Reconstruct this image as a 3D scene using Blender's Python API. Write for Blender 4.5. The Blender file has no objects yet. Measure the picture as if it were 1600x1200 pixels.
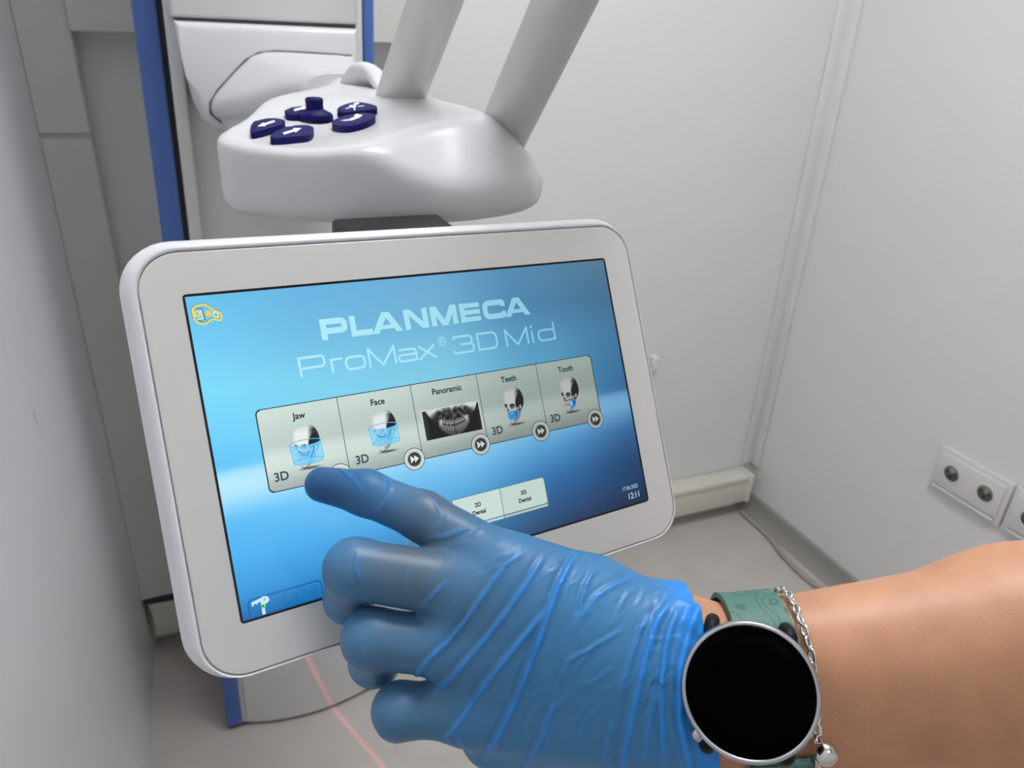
import bpy, bmesh, math, random
import numpy as np
from mathutils import Vector, Matrix

random.seed(4); rng = np.random.default_rng(4)
scene = bpy.context.scene
COL = scene.collection

# ------------------------------------------------------------------ camera
F = 1155.0                                     # focal length in pixels of a 1600 px wide frame
R = np.array([[0.9230987107929253, -0.12831072080021663, 0.362526039147767],
              [-0.38192015517813044, -0.41620941660042626, 0.8251707196706906],
              [0.04500850143197565, -0.900170028639513, -0.43320682628276563]])   # image right, image down, forward -> room axes
O = np.array([0.0, 0.0, 1.35])
cd = bpy.data.cameras.new('camera'); cam = bpy.data.objects.new('camera', cd); COL.objects.link(cam)
M = Matrix.Identity(4)
for i in range(3):
    M[i][0] = R[i, 0]; M[i][1] = -R[i, 1]; M[i][2] = -R[i, 2]; M[i][3] = O[i]
cam.matrix_world = M
cd.sensor_fit = 'HORIZONTAL'; cd.sensor_width = 36; cd.lens = F / 1600 * 36
cd.clip_start = 0.01
cd.dof.use_dof = True; cd.dof.focus_distance = 0.33; cd.dof.aperture_fstop = 20
scene.camera = cam

# ------------------------------------------------------------------ world, exposure, lamps
scene.view_settings.view_transform = 'Standard'; scene.view_settings.look = 'None'
scene.view_settings.exposure = 0.0; scene.view_settings.gamma = 1.0; scene.view_settings.use_curve_mapping = False
w = bpy.data.worlds.new('world'); scene.world = w; w.use_nodes = True
w.node_tree.nodes['Background'].inputs[0].default_value = (0.8, 0.85, 0.9, 1); w.node_tree.nodes['Background'].inputs[1].default_value = 0.1
LAMP_STRENGTH = 20.5
LASER = 26.0
CEILING_LAMPS = [(0.50, 0.55, 0.60, 0.60, 0.98), (0.15, -0.60, 0.60, 0.60, 0.10)]     # x, y, size x, size y, strength; the second is added fill

# ------------------------------------------------------------------ small helpers
def lin(c):
    return tuple(((x / 255 / 12.92) if x / 255 <= 0.04045 else ((x / 255 + 0.055) / 1.055) ** 2.4) for x in c)
def ray(px, py):
    return R @ np.array([(px - 800) / F, (py - 600) / F, 1.0])
def at(px, py, k):
    """point seen at that spot of the photograph, k metres deep"""
    return O + ray(px, py) * k
def on_y(px, py, y): r = ray(px, py); return O + r * (y / r[1])
def on_x(px, py, x): r = ray(px, py); return O + r * (x / r[0])
def on_z(px, py, z): r = ray(px, py); return O + r * ((z - O[2]) / r[2])
def project(P):
    c = (np.asarray(P) - O) @ R
    return np.stack([c[..., 0] / c[..., 2] * F + 800, c[..., 1] / c[..., 2] * F + 600, c[..., 2]], -1)
def smooth01(x): x = np.clip(x, 0, 1); return x * x * (3 - 2 * x)

MATS = {}
def mat(name, rgb, rough=0.5, metal=0.0, spec=0.5, noise=0.0, nscale=20, bump=0.0, bscale=200, sss=0.0, sssrad=(1, .4, .2), coat=0.0, emit=None, estr=0.0):
    if name in MATS: return MATS[name]
    m = bpy.data.materials.new(name); m.use_nodes = True; MATS[name] = m
    nt = m.node_tree; b = nt.nodes['Principled BSDF']; L = nt.links
    c = lin(rgb)
    b.inputs['Base Color'].default_value = (*c, 1); b.inputs['Roughness'].default_value = rough
    b.inputs['Metallic'].default_value = metal; b.inputs['Specular IOR Level'].default_value = spec
    b.inputs['Coat Weight'].default_value = coat; b.inputs['Coat Roughness'].default_value = 0.08
    if sss:
        b.inputs['Subsurface Weight'].default_value = sss; b.inputs['Subsurface Radius'].default_value = sssrad; b.inputs['Subsurface Scale'].default_value = 0.004
    if emit is not None:
        b.inputs['Emission Color'].default_value = (*lin(emit), 1); b.inputs['Emission Strength'].default_value = estr
    tc = nt.nodes.new('ShaderNodeTexCoord')
    if noise:
        n = nt.nodes.new('ShaderNodeTexNoise'); n.inputs['Scale'].default_value = nscale; n.inputs['Detail'].default_value = 4
        L.new(tc.outputs['Object'], n.inputs['Vector'])
        r = nt.nodes.new('ShaderNodeMapRange'); r.inputs[1].default_value = 0.3; r.inputs[2].default_value = 0.7
        r.inputs[3].default_value = 1 - noise; r.inputs[4].default_value = 1 + noise
        L.new(n.outputs['Fac'], r.inputs[0])
        mx = nt.nodes.new('ShaderNodeVectorMath'); mx.operation = 'SCALE'; mx.inputs[0].default_value = c
        L.new(r.outputs[0], mx.inputs['Scale']); L.new(mx.outputs[0], b.inputs['Base Color'])
    if bump:
        n = nt.nodes.new('ShaderNodeTexNoise'); n.inputs['Scale'].default_value = bscale; n.inputs['Detail'].default_value = 3
        L.new(tc.outputs['Object'], n.inputs['Vector'])
        bp = nt.nodes.new('ShaderNodeBump'); bp.inputs['Strength'].default_value = bump; bp.inputs['Distance'].default_value = 0.001
        L.new(n.outputs['Fac'], bp.inputs['Height']); L.new(bp.outputs[0], b.inputs['Normal'])
    return m

OFF = {}                                         # where each thing's origin sits
def tag(o, label=None, cat=None, group=None, kind=None):
    if label: o['label'] = label
    if cat: o['category'] = cat
    if group: o['group'] = group
    if kind: o['kind'] = kind
    return o
def thing(name, loc, label, cat, group=None):
    o = bpy.data.objects.new(name, None); COL.objects.link(o); o.location = loc; o.empty_display_size = 0.05
    OFF[o.name] = np.array(loc, float)
    return tag(o, label, cat, group)
def finish(name, me, m, parent=None, smooth=True, angle=None):
    o = bpy.data.objects.new(name, me); COL.objects.link(o)
    for x in (m if isinstance(m, (list, tuple)) else [m]):
        if x: me.materials.append(x)
    if smooth:
        me.polygons.foreach_set('use_smooth', [True] * len(me.polygons))
        if angle: me.set_sharp_from_angle(angle=math.radians(angle))
    if parent: o.parent = parent
    me.update(); return o
def shift_of(parent):
    p = parent
    while p is not None:
        if p.name in OFF: return OFF[p.name]
        p = p.parent
    return np.zeros(3)
def mesh(name, V, Fc, m, parent=None, smooth=True, angle=None, local=False):
    """verts in room coordinates unless local"""
    V = np.asarray(V, float).reshape(-1, 3)
    if parent is not None and not local: V = V - shift_of(parent)
    me = bpy.data.meshes.new(name); me.from_pydata(V.tolist(), [], [list(map(int, f)) for f in Fc]); me.validate()
    return finish(name, me, m, parent, smooth, angle)
def bmesh_obj(name, bm, m, parent=None, smooth=True, angle=35, local=False):
    if parent is not None and not local:
        bmesh.ops.translate(bm, verts=bm.verts, vec=Vector((-shift_of(parent)).tolist()))
    bmesh.ops.recalc_face_normals(bm, faces=bm.faces)
    me = bpy.data.meshes.new(name); bm.to_mesh(me); bm.free()
    return finish(name, me, m, parent, smooth, angle)
def add_box(bm, x0, x1, y0, y1, z0, z1, bev=0.0, seg=3):
    vs = [bm.verts.new((x, y, z)) for x in (x0, x1) for y in (y0, y1) for z in (z0, z1)]
    q = [(0, 1, 3, 2), (4, 6, 7, 5), (0, 4, 5, 1), (2, 3, 7, 6), (0, 2, 6, 4), (1, 5, 7, 3)]
    fs = [bm.faces.new([vs[i] for i in f]) for f in q]
    if bev:
        es = list({e for f in fs for e in f.edges})
        bmesh.ops.bevel(bm, geom=es, offset=bev, segments=seg, profile=0.5, affect='EDGES')
    return vs
def box(name, x0, x1, y0, y1, z0, z1, m, parent=None, bev=0.0, seg=3):
    bm = bmesh.new(); add_box(bm, x0, x1, y0, y1, z0, z1, bev, seg)
    return bmesh_obj(name, bm, m, parent, smooth=bool(bev))
def add_prism(bm, P, d, bev=0.0, seg=2, both=False):
    """solid from outline P (3d points) pushed along vector d; bevels the rim of the P side"""
    P = [np.asarray(p, float) for p in P]; d = np.asarray(d, float)
    a = [bm.verts.new(p) for p in P]; b = [bm.verts.new(p + d) for p in P]
    n = len(P); top = bm.faces.new(a); bot = bm.faces.new(b[::-1])
    for i in range(n): bm.faces.new((a[i], b[i], b[(i + 1) % n], a[(i + 1) % n]))
    if bev:
        es = list(top.edges) + (list(bot.edges) if both else [])
        bmesh.ops.bevel(bm, geom=es, offset=bev, segments=seg, profile=0.5, affect='EDGES')
def prism(name, P, d, m, parent=None, bev=0.0, seg=3, both=False, angle=35):
    bm = bmesh.new(); add_prism(bm, P, d, bev, seg, both); return bmesh_obj(name, bm, m, parent, angle=angle)
def tube_mesh(path, radii, n=24, caps=True, flat=1.0, up=None):
    path = np.asarray(path, float); radii = np.broadcast_to(np.asarray(radii, float), (len(path),))
    T = np.gradient(path, axis=0); T /= np.linalg.norm(T, axis=1, keepdims=True)
    u = np.array(up if up is not None else [0.123, 0.9, 0.41], float); u = u - T[0] * (u @ T[0]); u /= np.linalg.norm(u)
    V = []; Fc = []
    for i, p in enumerate(path):
        u = u - T[i] * (u @ T[i]); u /= np.linalg.norm(u); v = np.cross(T[i], u)
        for j in range(n):
            a = 2 * math.pi * j / n; V.append(p + radii[i] * (math.cos(a) * u * flat + math.sin(a) * v))
    for i in range(len(path) - 1):
        for j in range(n): Fc.append((i * n + j, i * n + (j + 1) % n, (i + 1) * n + (j + 1) % n, (i + 1) * n + j))
    if caps: Fc.append(list(range(n))[::-1]); Fc.append([(len(path) - 1) * n + j for j in range(n)])
    return V, Fc
def catmull(P, m=8):
    P = np.asarray(P, float); Q = np.vstack([2 * P[0] - P[1], P, 2 * P[-1] - P[-2]]); out = []
    for i in range(1, len(Q) - 2):
        for t in np.linspace(0, 1, m, endpoint=False):
            a, b, c, d = Q[i - 1], Q[i], Q[i + 1], Q[i + 2]
            out.append(0.5 * (2 * b + (c - a) * t + (2 * a - 5 * b + 4 * c - d) * t * t + (3 * b - a - 3 * c + d) * t ** 3))
    out.append(Q[-2]); return np.array(out)
def closed_curve(P, m=6):
    P = np.asarray(P, float); n = len(P); out = []
    for i in range(n):
        a, b, c, d = P[i - 1], P[i], P[(i + 1) % n], P[(i + 2) % n]
        for t in np.linspace(0, 1, m, endpoint=False):
            out.append(0.5 * (2 * b + (c - a) * t + (2 * a - 5 * b + 4 * c - d) * t * t + (3 * b - a - 3 * c + d) * t ** 3))
    return np.array(out)
def lathe(profile, n=48):
    V = []; Fc = []
    for r, z in profile:
        for j in range(n): a = 2 * math.pi * j / n; V.append((r * math.cos(a), r * math.sin(a), z))
    for i in range(len(profile) - 1):
        for j in range(n): Fc.append((i * n + j, i * n + (j + 1) % n, (i + 1) * n + (j + 1) % n, (i + 1) * n + j))
    Fc.append(list(range(n))[::-1]); Fc.append([(len(profile) - 1) * n + j for j in range(n)])
    return np.array(V), Fc

def surface_nets(D, org, h, smooth=1):
    """quad surface of the zero level of a distance grid"""
    D = D.astype(np.float32); nx, ny, nz = D.shape
    S = D < 0
    cnt = np.zeros((nx - 1, ny - 1, nz - 1), np.uint8)
    for i in (0, 1):
        for j in (0, 1):
            for k in (0, 1): cnt += S[i:nx - 1 + i, j:ny - 1 + j, k:nz - 1 + k]
    mix = (cnt > 0) & (cnt < 8)
    idx = -np.ones(mix.shape, np.int64); cells = np.argwhere(mix); idx[mix] = np.arange(len(cells))
    acc = np.zeros((len(cells), 3)); num = np.zeros(len(cells))
    cor = [(i, j, k) for i in (0, 1) for j in (0, 1) for k in (0, 1)]
    val = {c: D[cells[:, 0] + c[0], cells[:, 1] + c[1], cells[:, 2] + c[2]] for c in cor}
    for c in cor:
        for ax in range(3):
            if c[ax]: continue
            e = list(c); e[ax] = 1; e = tuple(e)
            a, b = val[c], val[e]; x = (a < 0) != (b < 0)
            t = np.where(x, a / np.where(a - b == 0, 1, a - b), 0)
            p = np.tile(np.array(c, float), (len(cells), 1)); p[:, ax] += t
            acc += p * x[:, None]; num += x
    V = (cells + acc / num[:, None]) * h + np.asarray(org)
    Q = []
    for ax in range(3):
        sl0 = [slice(None)] * 3; sl1 = [slice(None)] * 3
        sl0[ax] = slice(0, -1); sl1[ax] = slice(1, None)
        ch = np.argwhere(S[tuple(sl0)] != S[tuple(sl1)])
        u, v = (ax + 1) % 3, (ax + 2) % 3
        ok = (ch[:, u] > 0) & (ch[:, v] > 0) & (ch[:, u] < D.shape[u] - 1) & (ch[:, v] < D.shape[v] - 1)
        ch = ch[ok]
        def cell(du, dv):
            c = ch.copy(); c[:, u] += du; c[:, v] += dv; return idx[c[:, 0], c[:, 1], c[:, 2]]
        q = np.stack([cell(-1, -1), cell(0, -1), cell(0, 0), cell(-1, 0)], 1)
        fl = ~S[ch[:, 0], ch[:, 1], ch[:, 2]]
        q[fl] = q[fl][:, ::-1]; Q.append(q)
    Q = np.concatenate(Q)
    for _ in range(smooth):
        s = np.zeros_like(V); c = np.zeros(len(V))
        for a in range(4):
            for b in ((a + 1) % 4, (a - 1) % 4):
                np.add.at(s, Q[:, a], V[Q[:, b]]); np.add.at(c, Q[:, a], 1)
        V = 0.5 * V + 0.5 * s / np.maximum(c, 1)[:, None]
    return V, Q
def smin(a, b, k):
    h = np.maximum(k - np.abs(a - b), 0) / k
    return np.minimum(a, b) - h * h * k * 0.25
def smax(a, b, k): return -smin(-a, -b, k)

# ------------------------------------------------------------------ the room
WALL = mat('wall_paint', (231, 231, 229), 0.45, noise=0.012, nscale=3)
FLOOR = mat('floor_vinyl', (200, 194, 187), 0.5, noise=0.05, nscale=9)
CEIL = mat('ceiling_paint', (225, 225, 225), 0.8)
LX, RX, BY, FY, CZ = -0.226, 1.508, 1.53, -1.3, 2.55
def struct(o): o['kind'] = 'structure'; return o
struct(box('floor', LX - .1, RX + .1, FY - .1, BY + .1, -0.1, 0, FLOOR))
struct(box('ceiling', LX - .1, RX + .1, FY - .1, BY + .1, CZ, CZ + 0.1, CEIL))
struct(box('wall_back', LX - .1, RX + .1, BY, BY + .1, 0, CZ, WALL))
lw = struct(box('wall_left', LX - .1, LX, FY, BY, 0, CZ, mat('wall_left_paint', (231, 232, 234), 0.35, noise=0.012, nscale=3)))
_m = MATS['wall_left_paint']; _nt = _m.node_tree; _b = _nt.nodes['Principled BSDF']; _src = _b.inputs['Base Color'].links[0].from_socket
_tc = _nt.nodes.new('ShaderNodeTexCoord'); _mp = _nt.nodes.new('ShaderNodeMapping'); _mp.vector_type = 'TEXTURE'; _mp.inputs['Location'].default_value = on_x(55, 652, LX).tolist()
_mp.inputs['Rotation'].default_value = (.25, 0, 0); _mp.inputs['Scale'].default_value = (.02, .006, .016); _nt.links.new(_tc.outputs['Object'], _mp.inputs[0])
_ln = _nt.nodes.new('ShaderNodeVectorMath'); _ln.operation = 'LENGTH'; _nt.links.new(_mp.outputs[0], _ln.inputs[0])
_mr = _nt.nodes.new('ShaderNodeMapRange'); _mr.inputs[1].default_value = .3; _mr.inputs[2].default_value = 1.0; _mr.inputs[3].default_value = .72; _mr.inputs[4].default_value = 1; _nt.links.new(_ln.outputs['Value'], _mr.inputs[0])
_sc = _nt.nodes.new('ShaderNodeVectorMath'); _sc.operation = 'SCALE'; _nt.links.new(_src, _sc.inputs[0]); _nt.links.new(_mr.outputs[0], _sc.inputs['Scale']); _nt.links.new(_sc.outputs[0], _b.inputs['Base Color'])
struct(box('wall_right', RX, RX + .1, FY, BY, 0, CZ, WALL))
struct(box('wall_front', LX - .1, RX + .1, FY - .1, FY, 0, CZ, WALL))
# flat pilaster in the left back corner, its groove, and the lintel over the recess
PIL = mat('pilaster_paint', (214, 214, 208), 0.5, noise=0.01)
bm = bmesh.new(); add_box(bm, LX, -0.15, 1.475, BY, 1.158, CZ, 0.002, 1); add_box(bm, LX, -0.15, 1.475, BY, 0.16, 1.150, 0.002, 1)
add_box(bm, LX, -0.153, 1.482, BY, 1.149, 1.159)
struct(bmesh_obj('trim_1', bm, PIL, angle=30))
struct(box('trim_2', -0.15, 0.44, 1.46, BY, 1.315, CZ, PIL, bev=0.002, seg=1))
# corner moulding between back and right wall
bm = bmesh.new(); add_box(bm, RX - 0.042, RX, BY - 0.010, BY, 0.16, CZ, 0.004, 2); add_box(bm, RX - 0.012, RX, BY - 0.040, BY, 0.16, CZ, 0.004, 2)
struct(bmesh_obj('trim_3', bm, WALL))
SK = mat('skirting_vinyl', (158, 156, 150), 0.4)
bm = bmesh.new()
add_prism(bm, [(RX, FY, 0), (RX - .035, FY, 0), (RX - .018, FY, .012), (RX - .010, FY, .03), (RX - .008, FY, .058), (RX, FY, .062)], (0, BY - FY, 0))
struct(bmesh_obj('baseboard_right', bm, SK))

# cable duct along the back wall
DUCT = mat('duct_plastic', (226, 225, 212), 0.4)
t = thing('cable_duct', (0.6, 1.5, 0.05), 'cream plastic cable duct running along the foot of the back wall', 'cable duct')
bm = bmesh.new(); add_box(bm, LX + .012, 1.466, 1.474, 1.529, 0.052, 0.142, 0.006, 2)
bmesh_obj('duct_body', bm, DUCT, t)
bm = bmesh.new(); add_box(bm, LX + .010, 1.458, 1.468, 1.531 - .002, 0.132, 0.150, 0.006, 2); bmesh_obj('duct_lid', bm, DUCT, t)
bm = bmesh.new(); add_box(bm, 1.460, 1.474, 1.469, 1.529, 0.050, 0.1505, 0.005, 2); bmesh_obj('end_cap', bm, DUCT, t)
# dark blue cable lying along the duct's left end
V, Fc = tube_mesh(catmull([(LX + .004, 1.478, 0.158), (-.17, 1.474, 0.1585), (-.12, 1.478, 0.158), (-.02, 1.49, .158)]), 0.0075, 12)
tag(mesh('cable', V, Fc, mat('dark_cable', (32, 36, 62), 0.5)), 'dark blue cable lying on top of the duct in the left back corner', 'cable')
# grey cable on the floor by the skirting
P = [on_z(px, py, 0.008) for px, py in [(1166, 797), (1180, 806), (1196, 825), (1208, 846), (1222, 866), (1240, 885), (1262, 905), (1285, 922), (1320, 948)]]
P = [p if p[0] < RX - .045 else np.array([RX - .045, p[1], p[2]]) for p in P]
V, Fc = tube_mesh(catmull(P), 0.0075, 12)
tag(mesh('cable', V, Fc, mat('grey_cable', (166, 164, 160), 0.5)), 'grey cable lying on the floor along the right hand skirting', 'cable')
# small wall clip beside the monitor
c = on_y(1019, 560, BY)
t = box('wall_clip', c[0] - .012, c[0] + .006, BY - .022, BY, c[2] - .03, c[2] + .014, mat('clip_plastic', (232, 232, 230), .4), bev=.005)
tag(t, 'small white plastic clip on the back wall just right of the monitor', 'clip')

# wall sockets on the right wall
SOCK = mat('socket_plastic', (222, 220, 218), 0.3); WELL = mat('socket_well', (150, 148, 138), 0.4); HOLE = mat('socket_hole', (40, 38, 34), 0.6)
def socket(y1, y0, label):
    z0, z1 = float(on_x(1455, 755, RX)[2]), float(on_x(1475, 692, RX)[2])
    t = thing('wall_socket', (RX, (y0 + y1) / 2, z0), label, 'socket', )
    bm = bmesh.new(); add_box(bm, RX - .012, RX, y0, y1, z0, z1, 0.004, 2); bmesh_obj('cover_plate', bm, SOCK, t)
    bm = bmesh.new(); add_box(bm, RX - .0165, RX - .010, y0 + .010, y1 - .010, z0 + .016, z1 - .012, 0.003, 2); bmesh_obj('insert', bm, SOCK, t)
    bm = bmesh.new(); add_box(bm, RX - .018, RX - .012, y0 + .012, y1 - .012, z0 + .007, z0 + .013, 0.002, 2); bmesh_obj('ridge', bm, SOCK, t)
    L = y1 - y0
    for f in (0.27, 0.74):
        cy, cz = y0 + L * (1 - f), (z0 + z1) / 2 + .004
        # recessed round well: outer ring lip, sunk cylinder, floor
        prof = [(0.0225, 0.0), (0.0225, .0012), (0.0205, .0018), (0.0185, .0012), (0.0180, -.0012)]
        V, Fc = lathe(prof, 32); Fc = Fc[:-2]
        P = np.stack([RX - .0162 - V[:, 2], cy + V[:, 0], cz + V[:, 1]], 1)
        ring = mesh('socket_ring', P, Fc, SOCK, t)
        V, Fc = lathe([(0.0182, 0.0005), (0.001, 0.0004)], 32)
        P = np.stack([RX - .0162 - V[:, 2], cy + V[:, 0], cz + V[:, 1]], 1)
        wl = mesh('socket_well', P, Fc, WELL, ring)
        bm = bmesh.new()
        for dy, dz in ((0.0, -.0085), (.009, .003), (-.009, .003)):
            r_ = .0042 if dz < 0 else .003
            pts = [(RX - .0172, cy + dy + r_ * math.cos(a), cz + dz + r_ * math.sin(a)) for a in np.linspace(0, 2 * math.pi, 14, endpoint=False)]
            add_prism(bm, pts, (.0006, 0, 0))
        bmesh_obj('pin_hole', bm, HOLE, ring)
    return t
_s = lambda px, py: float(on_x(px, py, RX)[1])
socket(_s(1466, 722), _s(1579, 786), 'white double wall socket low on the right wall, whole in view')
socket(_s(1579, 786) - .005, _s(1579, 786) - .186, 'white wall socket next to the double one, cut off by the right edge')

# ceiling lamp (above the frame) and a weaker unseen one added as fill
for (x, y, sx, sy, stf) in CEILING_LAMPS:
    t = thing('ceiling_lamp', (x, y, CZ), 'square white ceiling light panel ' + ('above the machine' if y > 0 else 'added behind the viewer as fill light'), 'lamp')
    bm = bmesh.new()
    for a0, a1, b0, b1 in ((-1, 1, -1, -.93), (-1, 1, .93, 1), (-1, -.93, -.93, .93), (.93, 1, -.93, .93)):
        add_box(bm, x + a0 * sx / 2, x + a1 * sx / 2, y + b0 * sy / 2, y + b1 * sy / 2, CZ - .03, CZ, .002, 1)
    bmesh_obj('frame', bm, SOCK, t)
    box('diffuser', x - sx * .465, x + sx * .465, y - sy * .465, y + sy * .465, CZ - .02, CZ - .001,
        mat('lamp_diffuser_%d' % (stf * 100), (240, 240, 240), .5, emit=(250, 251, 255), estr=LAMP_STRENGTH * stf), t)

# ------------------------------------------------------------------ the x-ray machine
WHITE = mat('machine_white', (208, 208, 208), 0.26, spec=.35, noise=0.006, nscale=5)
WHITE2 = mat('machine_panel_white', (212, 212, 211), 0.32)
BLUE = mat('blue_profile', (74, 108, 178), 0.4)
BLACK = mat('black_gap', (22, 22, 26), 0.6)
GREYP = mat('grey_plastic', (170, 168, 164), 0.35)
SEAM = mat('seam_grey', (92, 92, 90), 0.6)
mb = (0.09, 1.26, 0.0)
mach = thing('xray_machine', mb, 'white dental x-ray machine column with blue edges and a hand control table', 'x-ray machine')
LEAN = 0.026
def lean(V):
    V = np.array(V, float); V[:, 0] += LEAN * (V[:, 2] - 1.2); return V
def lean_obj(o):
    for v in o.data.vertices: v.co.x += LEAN * (v.co.z - 1.2)
    return o
z0c, z1c = 0.012, 2.25
lean_obj(box('column', -0.036, 0.262, 1.235, 1.40, z0c, z1c, WHITE2, mach, bev=.01))
lean_obj(box('blue_strip', -0.050, -0.020, 1.198, 1.245, z0c, z1c, BLUE, mach, bev=.004))
lean_obj(box('blue_strip', 0.2555, 0.272, 1.198, 1.245, z0c, z1c, BLUE, mach, bev=.004))
lean_obj(box('slot', -0.021, -0.008, 1.206, 1.24, z0c, z1c, BLACK, mach))
lean_obj(box('front_rail', -0.0125, 0.006, 1.196, 1.24, z0c + .01, z1c, WHITE2, mach, bev=.004))
lean_obj(box('front_rail', 0.236, 0.2545, 1.196, 1.24, z0c + .01, z1c, WHITE2, mach, bev=.004))
lean_obj(box('track', 0.000, 0.240, 1.222, 1.24, 0.30, z1c, WHITE2, mach))
# curved cover at the foot of the column
N = 14
xs = np.linspace(-0.026, 0.272, N); ys = 1.208 - 0.030 * (1 - ((xs - 0.115) / 0.149) ** 2)
out = [(x, y, z0c) for x, y in zip(xs, ys)] + [(0.272, 1.24, z0c), (-0.026, 1.24, z0c)]
lean_obj(prism('foot_cover', out, (0, 0, 0.60), WHITE2, mach, bev=.004, both=True, angle=50))
lean_obj(box('foot_plate', -0.045, 0.262, 1.205, 1.39, 0.0, 0.0125, mat('foot_rubber', (90, 88, 82), .7), mach))
# positioning laser: a thin red sheet of light falling on the foot cover and the floor
pa, pb, pc = on_y(482, 1032, 1.181), on_z(527, 1114, 0), on_z(592, 1190, 0)
ln = np.cross(pb - pa, pc - pa); ln /= np.linalg.norm(ln)
ly, lz = 0.62, 1.0; lx = pa[0] - (ln[1] * (ly - pa[1]) + ln[2] * (lz - pa[2])) / ln[0]
ld = bpy.data.lights.new('positioning_laser', 'POINT'); ld.energy = 1.0; ld.color = (1, .05, .06); ld.shadow_soft_size = 0.0; ld.use_nodes = True
nt = ld.node_tree; em = nt.nodes['Emission']; tc = nt.nodes.new('ShaderNodeTexCoord')
dt = nt.nodes.new('ShaderNodeVectorMath'); dt.operation = 'DOT_PRODUCT'; dt.inputs[1].default_value = ln.tolist(); nt.links.new(tc.outputs['Normal'], dt.inputs[0])
ab = nt.nodes.new('ShaderNodeMath'); ab.operation = 'ABSOLUTE'; nt.links.new(dt.outputs['Value'], ab.inputs[0])
mr = nt.nodes.new('ShaderNodeMapRange'); mr.inputs[1].default_value = .0005; mr.inputs[2].default_value = .0062; mr.inputs[3].default_value = LASER; mr.inputs[4].default_value = 0; nt.links.new(ab.outputs[0], mr.inputs[0])
sp = nt.nodes.new('ShaderNodeSeparateXYZ'); nt.links.new(tc.outputs['Normal'], sp.inputs[0])
az = nt.nodes.new('ShaderNodeMath'); az.operation = 'ABSOLUTE'; nt.links.new(sp.outputs['Z'], az.inputs[0])
gt = nt.nodes.new('ShaderNodeMath'); gt.operation = 'GREATER_THAN'; gt.inputs[1].default_value = .70; nt.links.new(az.outputs[0], gt.inputs[0])
ml = nt.nodes.new('ShaderNodeMath'); ml.operation = 'MULTIPLY'; nt.links.new(mr.outputs[0], ml.inputs[0]); nt.links.new(gt.outputs[0], ml.inputs[1])
nt.links.new(ml.outputs[0], em.inputs['Strength'])
laser = bpy.data.objects.new('positioning_laser', ld); COL.objects.link(laser); laser.parent = mach; laser.location = (lx - mb[0], ly - mb[1], lz - mb[2]); print('laser', lx, ly, lz, ln)
# carriage that slides on the column
cp = [(0.002, 1.3405), (0.006, 1.30), (0.008, 1.277), (0.012, 1.250), (0.020, 1.226), (0.033, 1.214), (0.06, 1.208), (0.205, 1.208), (0.222, 1.218), (0.228, 1.24), (0.228, 1.3405)]
prism('carriage', [(x, 1.08, z) for x, z in cp], (0, .15, 0), WHITE, mach, bev=.012, seg=4)
prism('upper_cover', [(0.000, 1.085, 1.3440), (0.228, 1.085, 1.3450), (0.24, 1.085, 1.9), (0.010, 1.085, 1.9)], (0, .145, 0), mat('cover_grey', (204, 204, 203), .35), mach, bev=.004)
prism('carriage_seam', [(0.004, 1.092, 1.338), (0.226, 1.092, 1.338), (0.226, 1.092, 1.36), (0.004, 1.092, 1.356)], (0, .13, 0), SEAM, mach)
bp_ = np.array([on_y(px, py, 1.078)[[0, 2]] for px, py in [(345, 187), (332, 176), (331, 160), (343, 140), (385, 95), (405, 84), (432, 81), (490, 84), (545, 88)]])
bp_ = np.vstack([bp_, [(0.215, 1.30), (0.215, 1.225), (0.2, 1.215), (0.06, 1.213)]])
cen = bp_.mean(0)
prism('arm_seam', [(x, 1.0785, z) for x, z in cen + (bp_ - cen) * 1.045], (0, .02, 0), SEAM, mach)
bt = np.array([(0.118, 1.258), (0.116, 1.266), (0.116, 1.278), (0.120, 1.288), (0.128, 1.295), (0.138, 1.298), (0.150, 1.299), (0.165, 1.299), (0.182, 1.298), (0.190, 1.293), (0.191, 1.258), (0.186, 1.254), (0.124, 1.254)])
AR = []
for yy, f_, sc in ((1.10, 0, 1.0), (1.066, 0, 1.0), (1.056, 0, .985), (1.046, .03, .96), (1.03, .10, .95), (.99, .35, .96), (.94, .75, .98), (.90, .94, 1.0), (.87, 1, 1), (.84, 1, 1)):
    c_ = bp_.mean(0); q = (c_ + (bp_ - c_) * sc) * (1 - f_) + bt * f_; q = closed_curve(q, 3); AR.append([(x, yy, z) for x, z in q])
nA = len(AR[0]); bm = bmesh.new(); vs = [[bm.verts.new(p) for p in r_] for r_ in AR]
for i in range(len(AR) - 1):
    for j in range(nA): bm.faces.new((vs[i][j], vs[i][(j + 1) % nA], vs[i + 1][(j + 1) % nA], vs[i + 1][j]))
bm.faces.new(vs[-1]); bm.faces.new(vs[0][::-1])
bmesh_obj('arm_cover', bm, WHITE, mach, angle=60)

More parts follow.
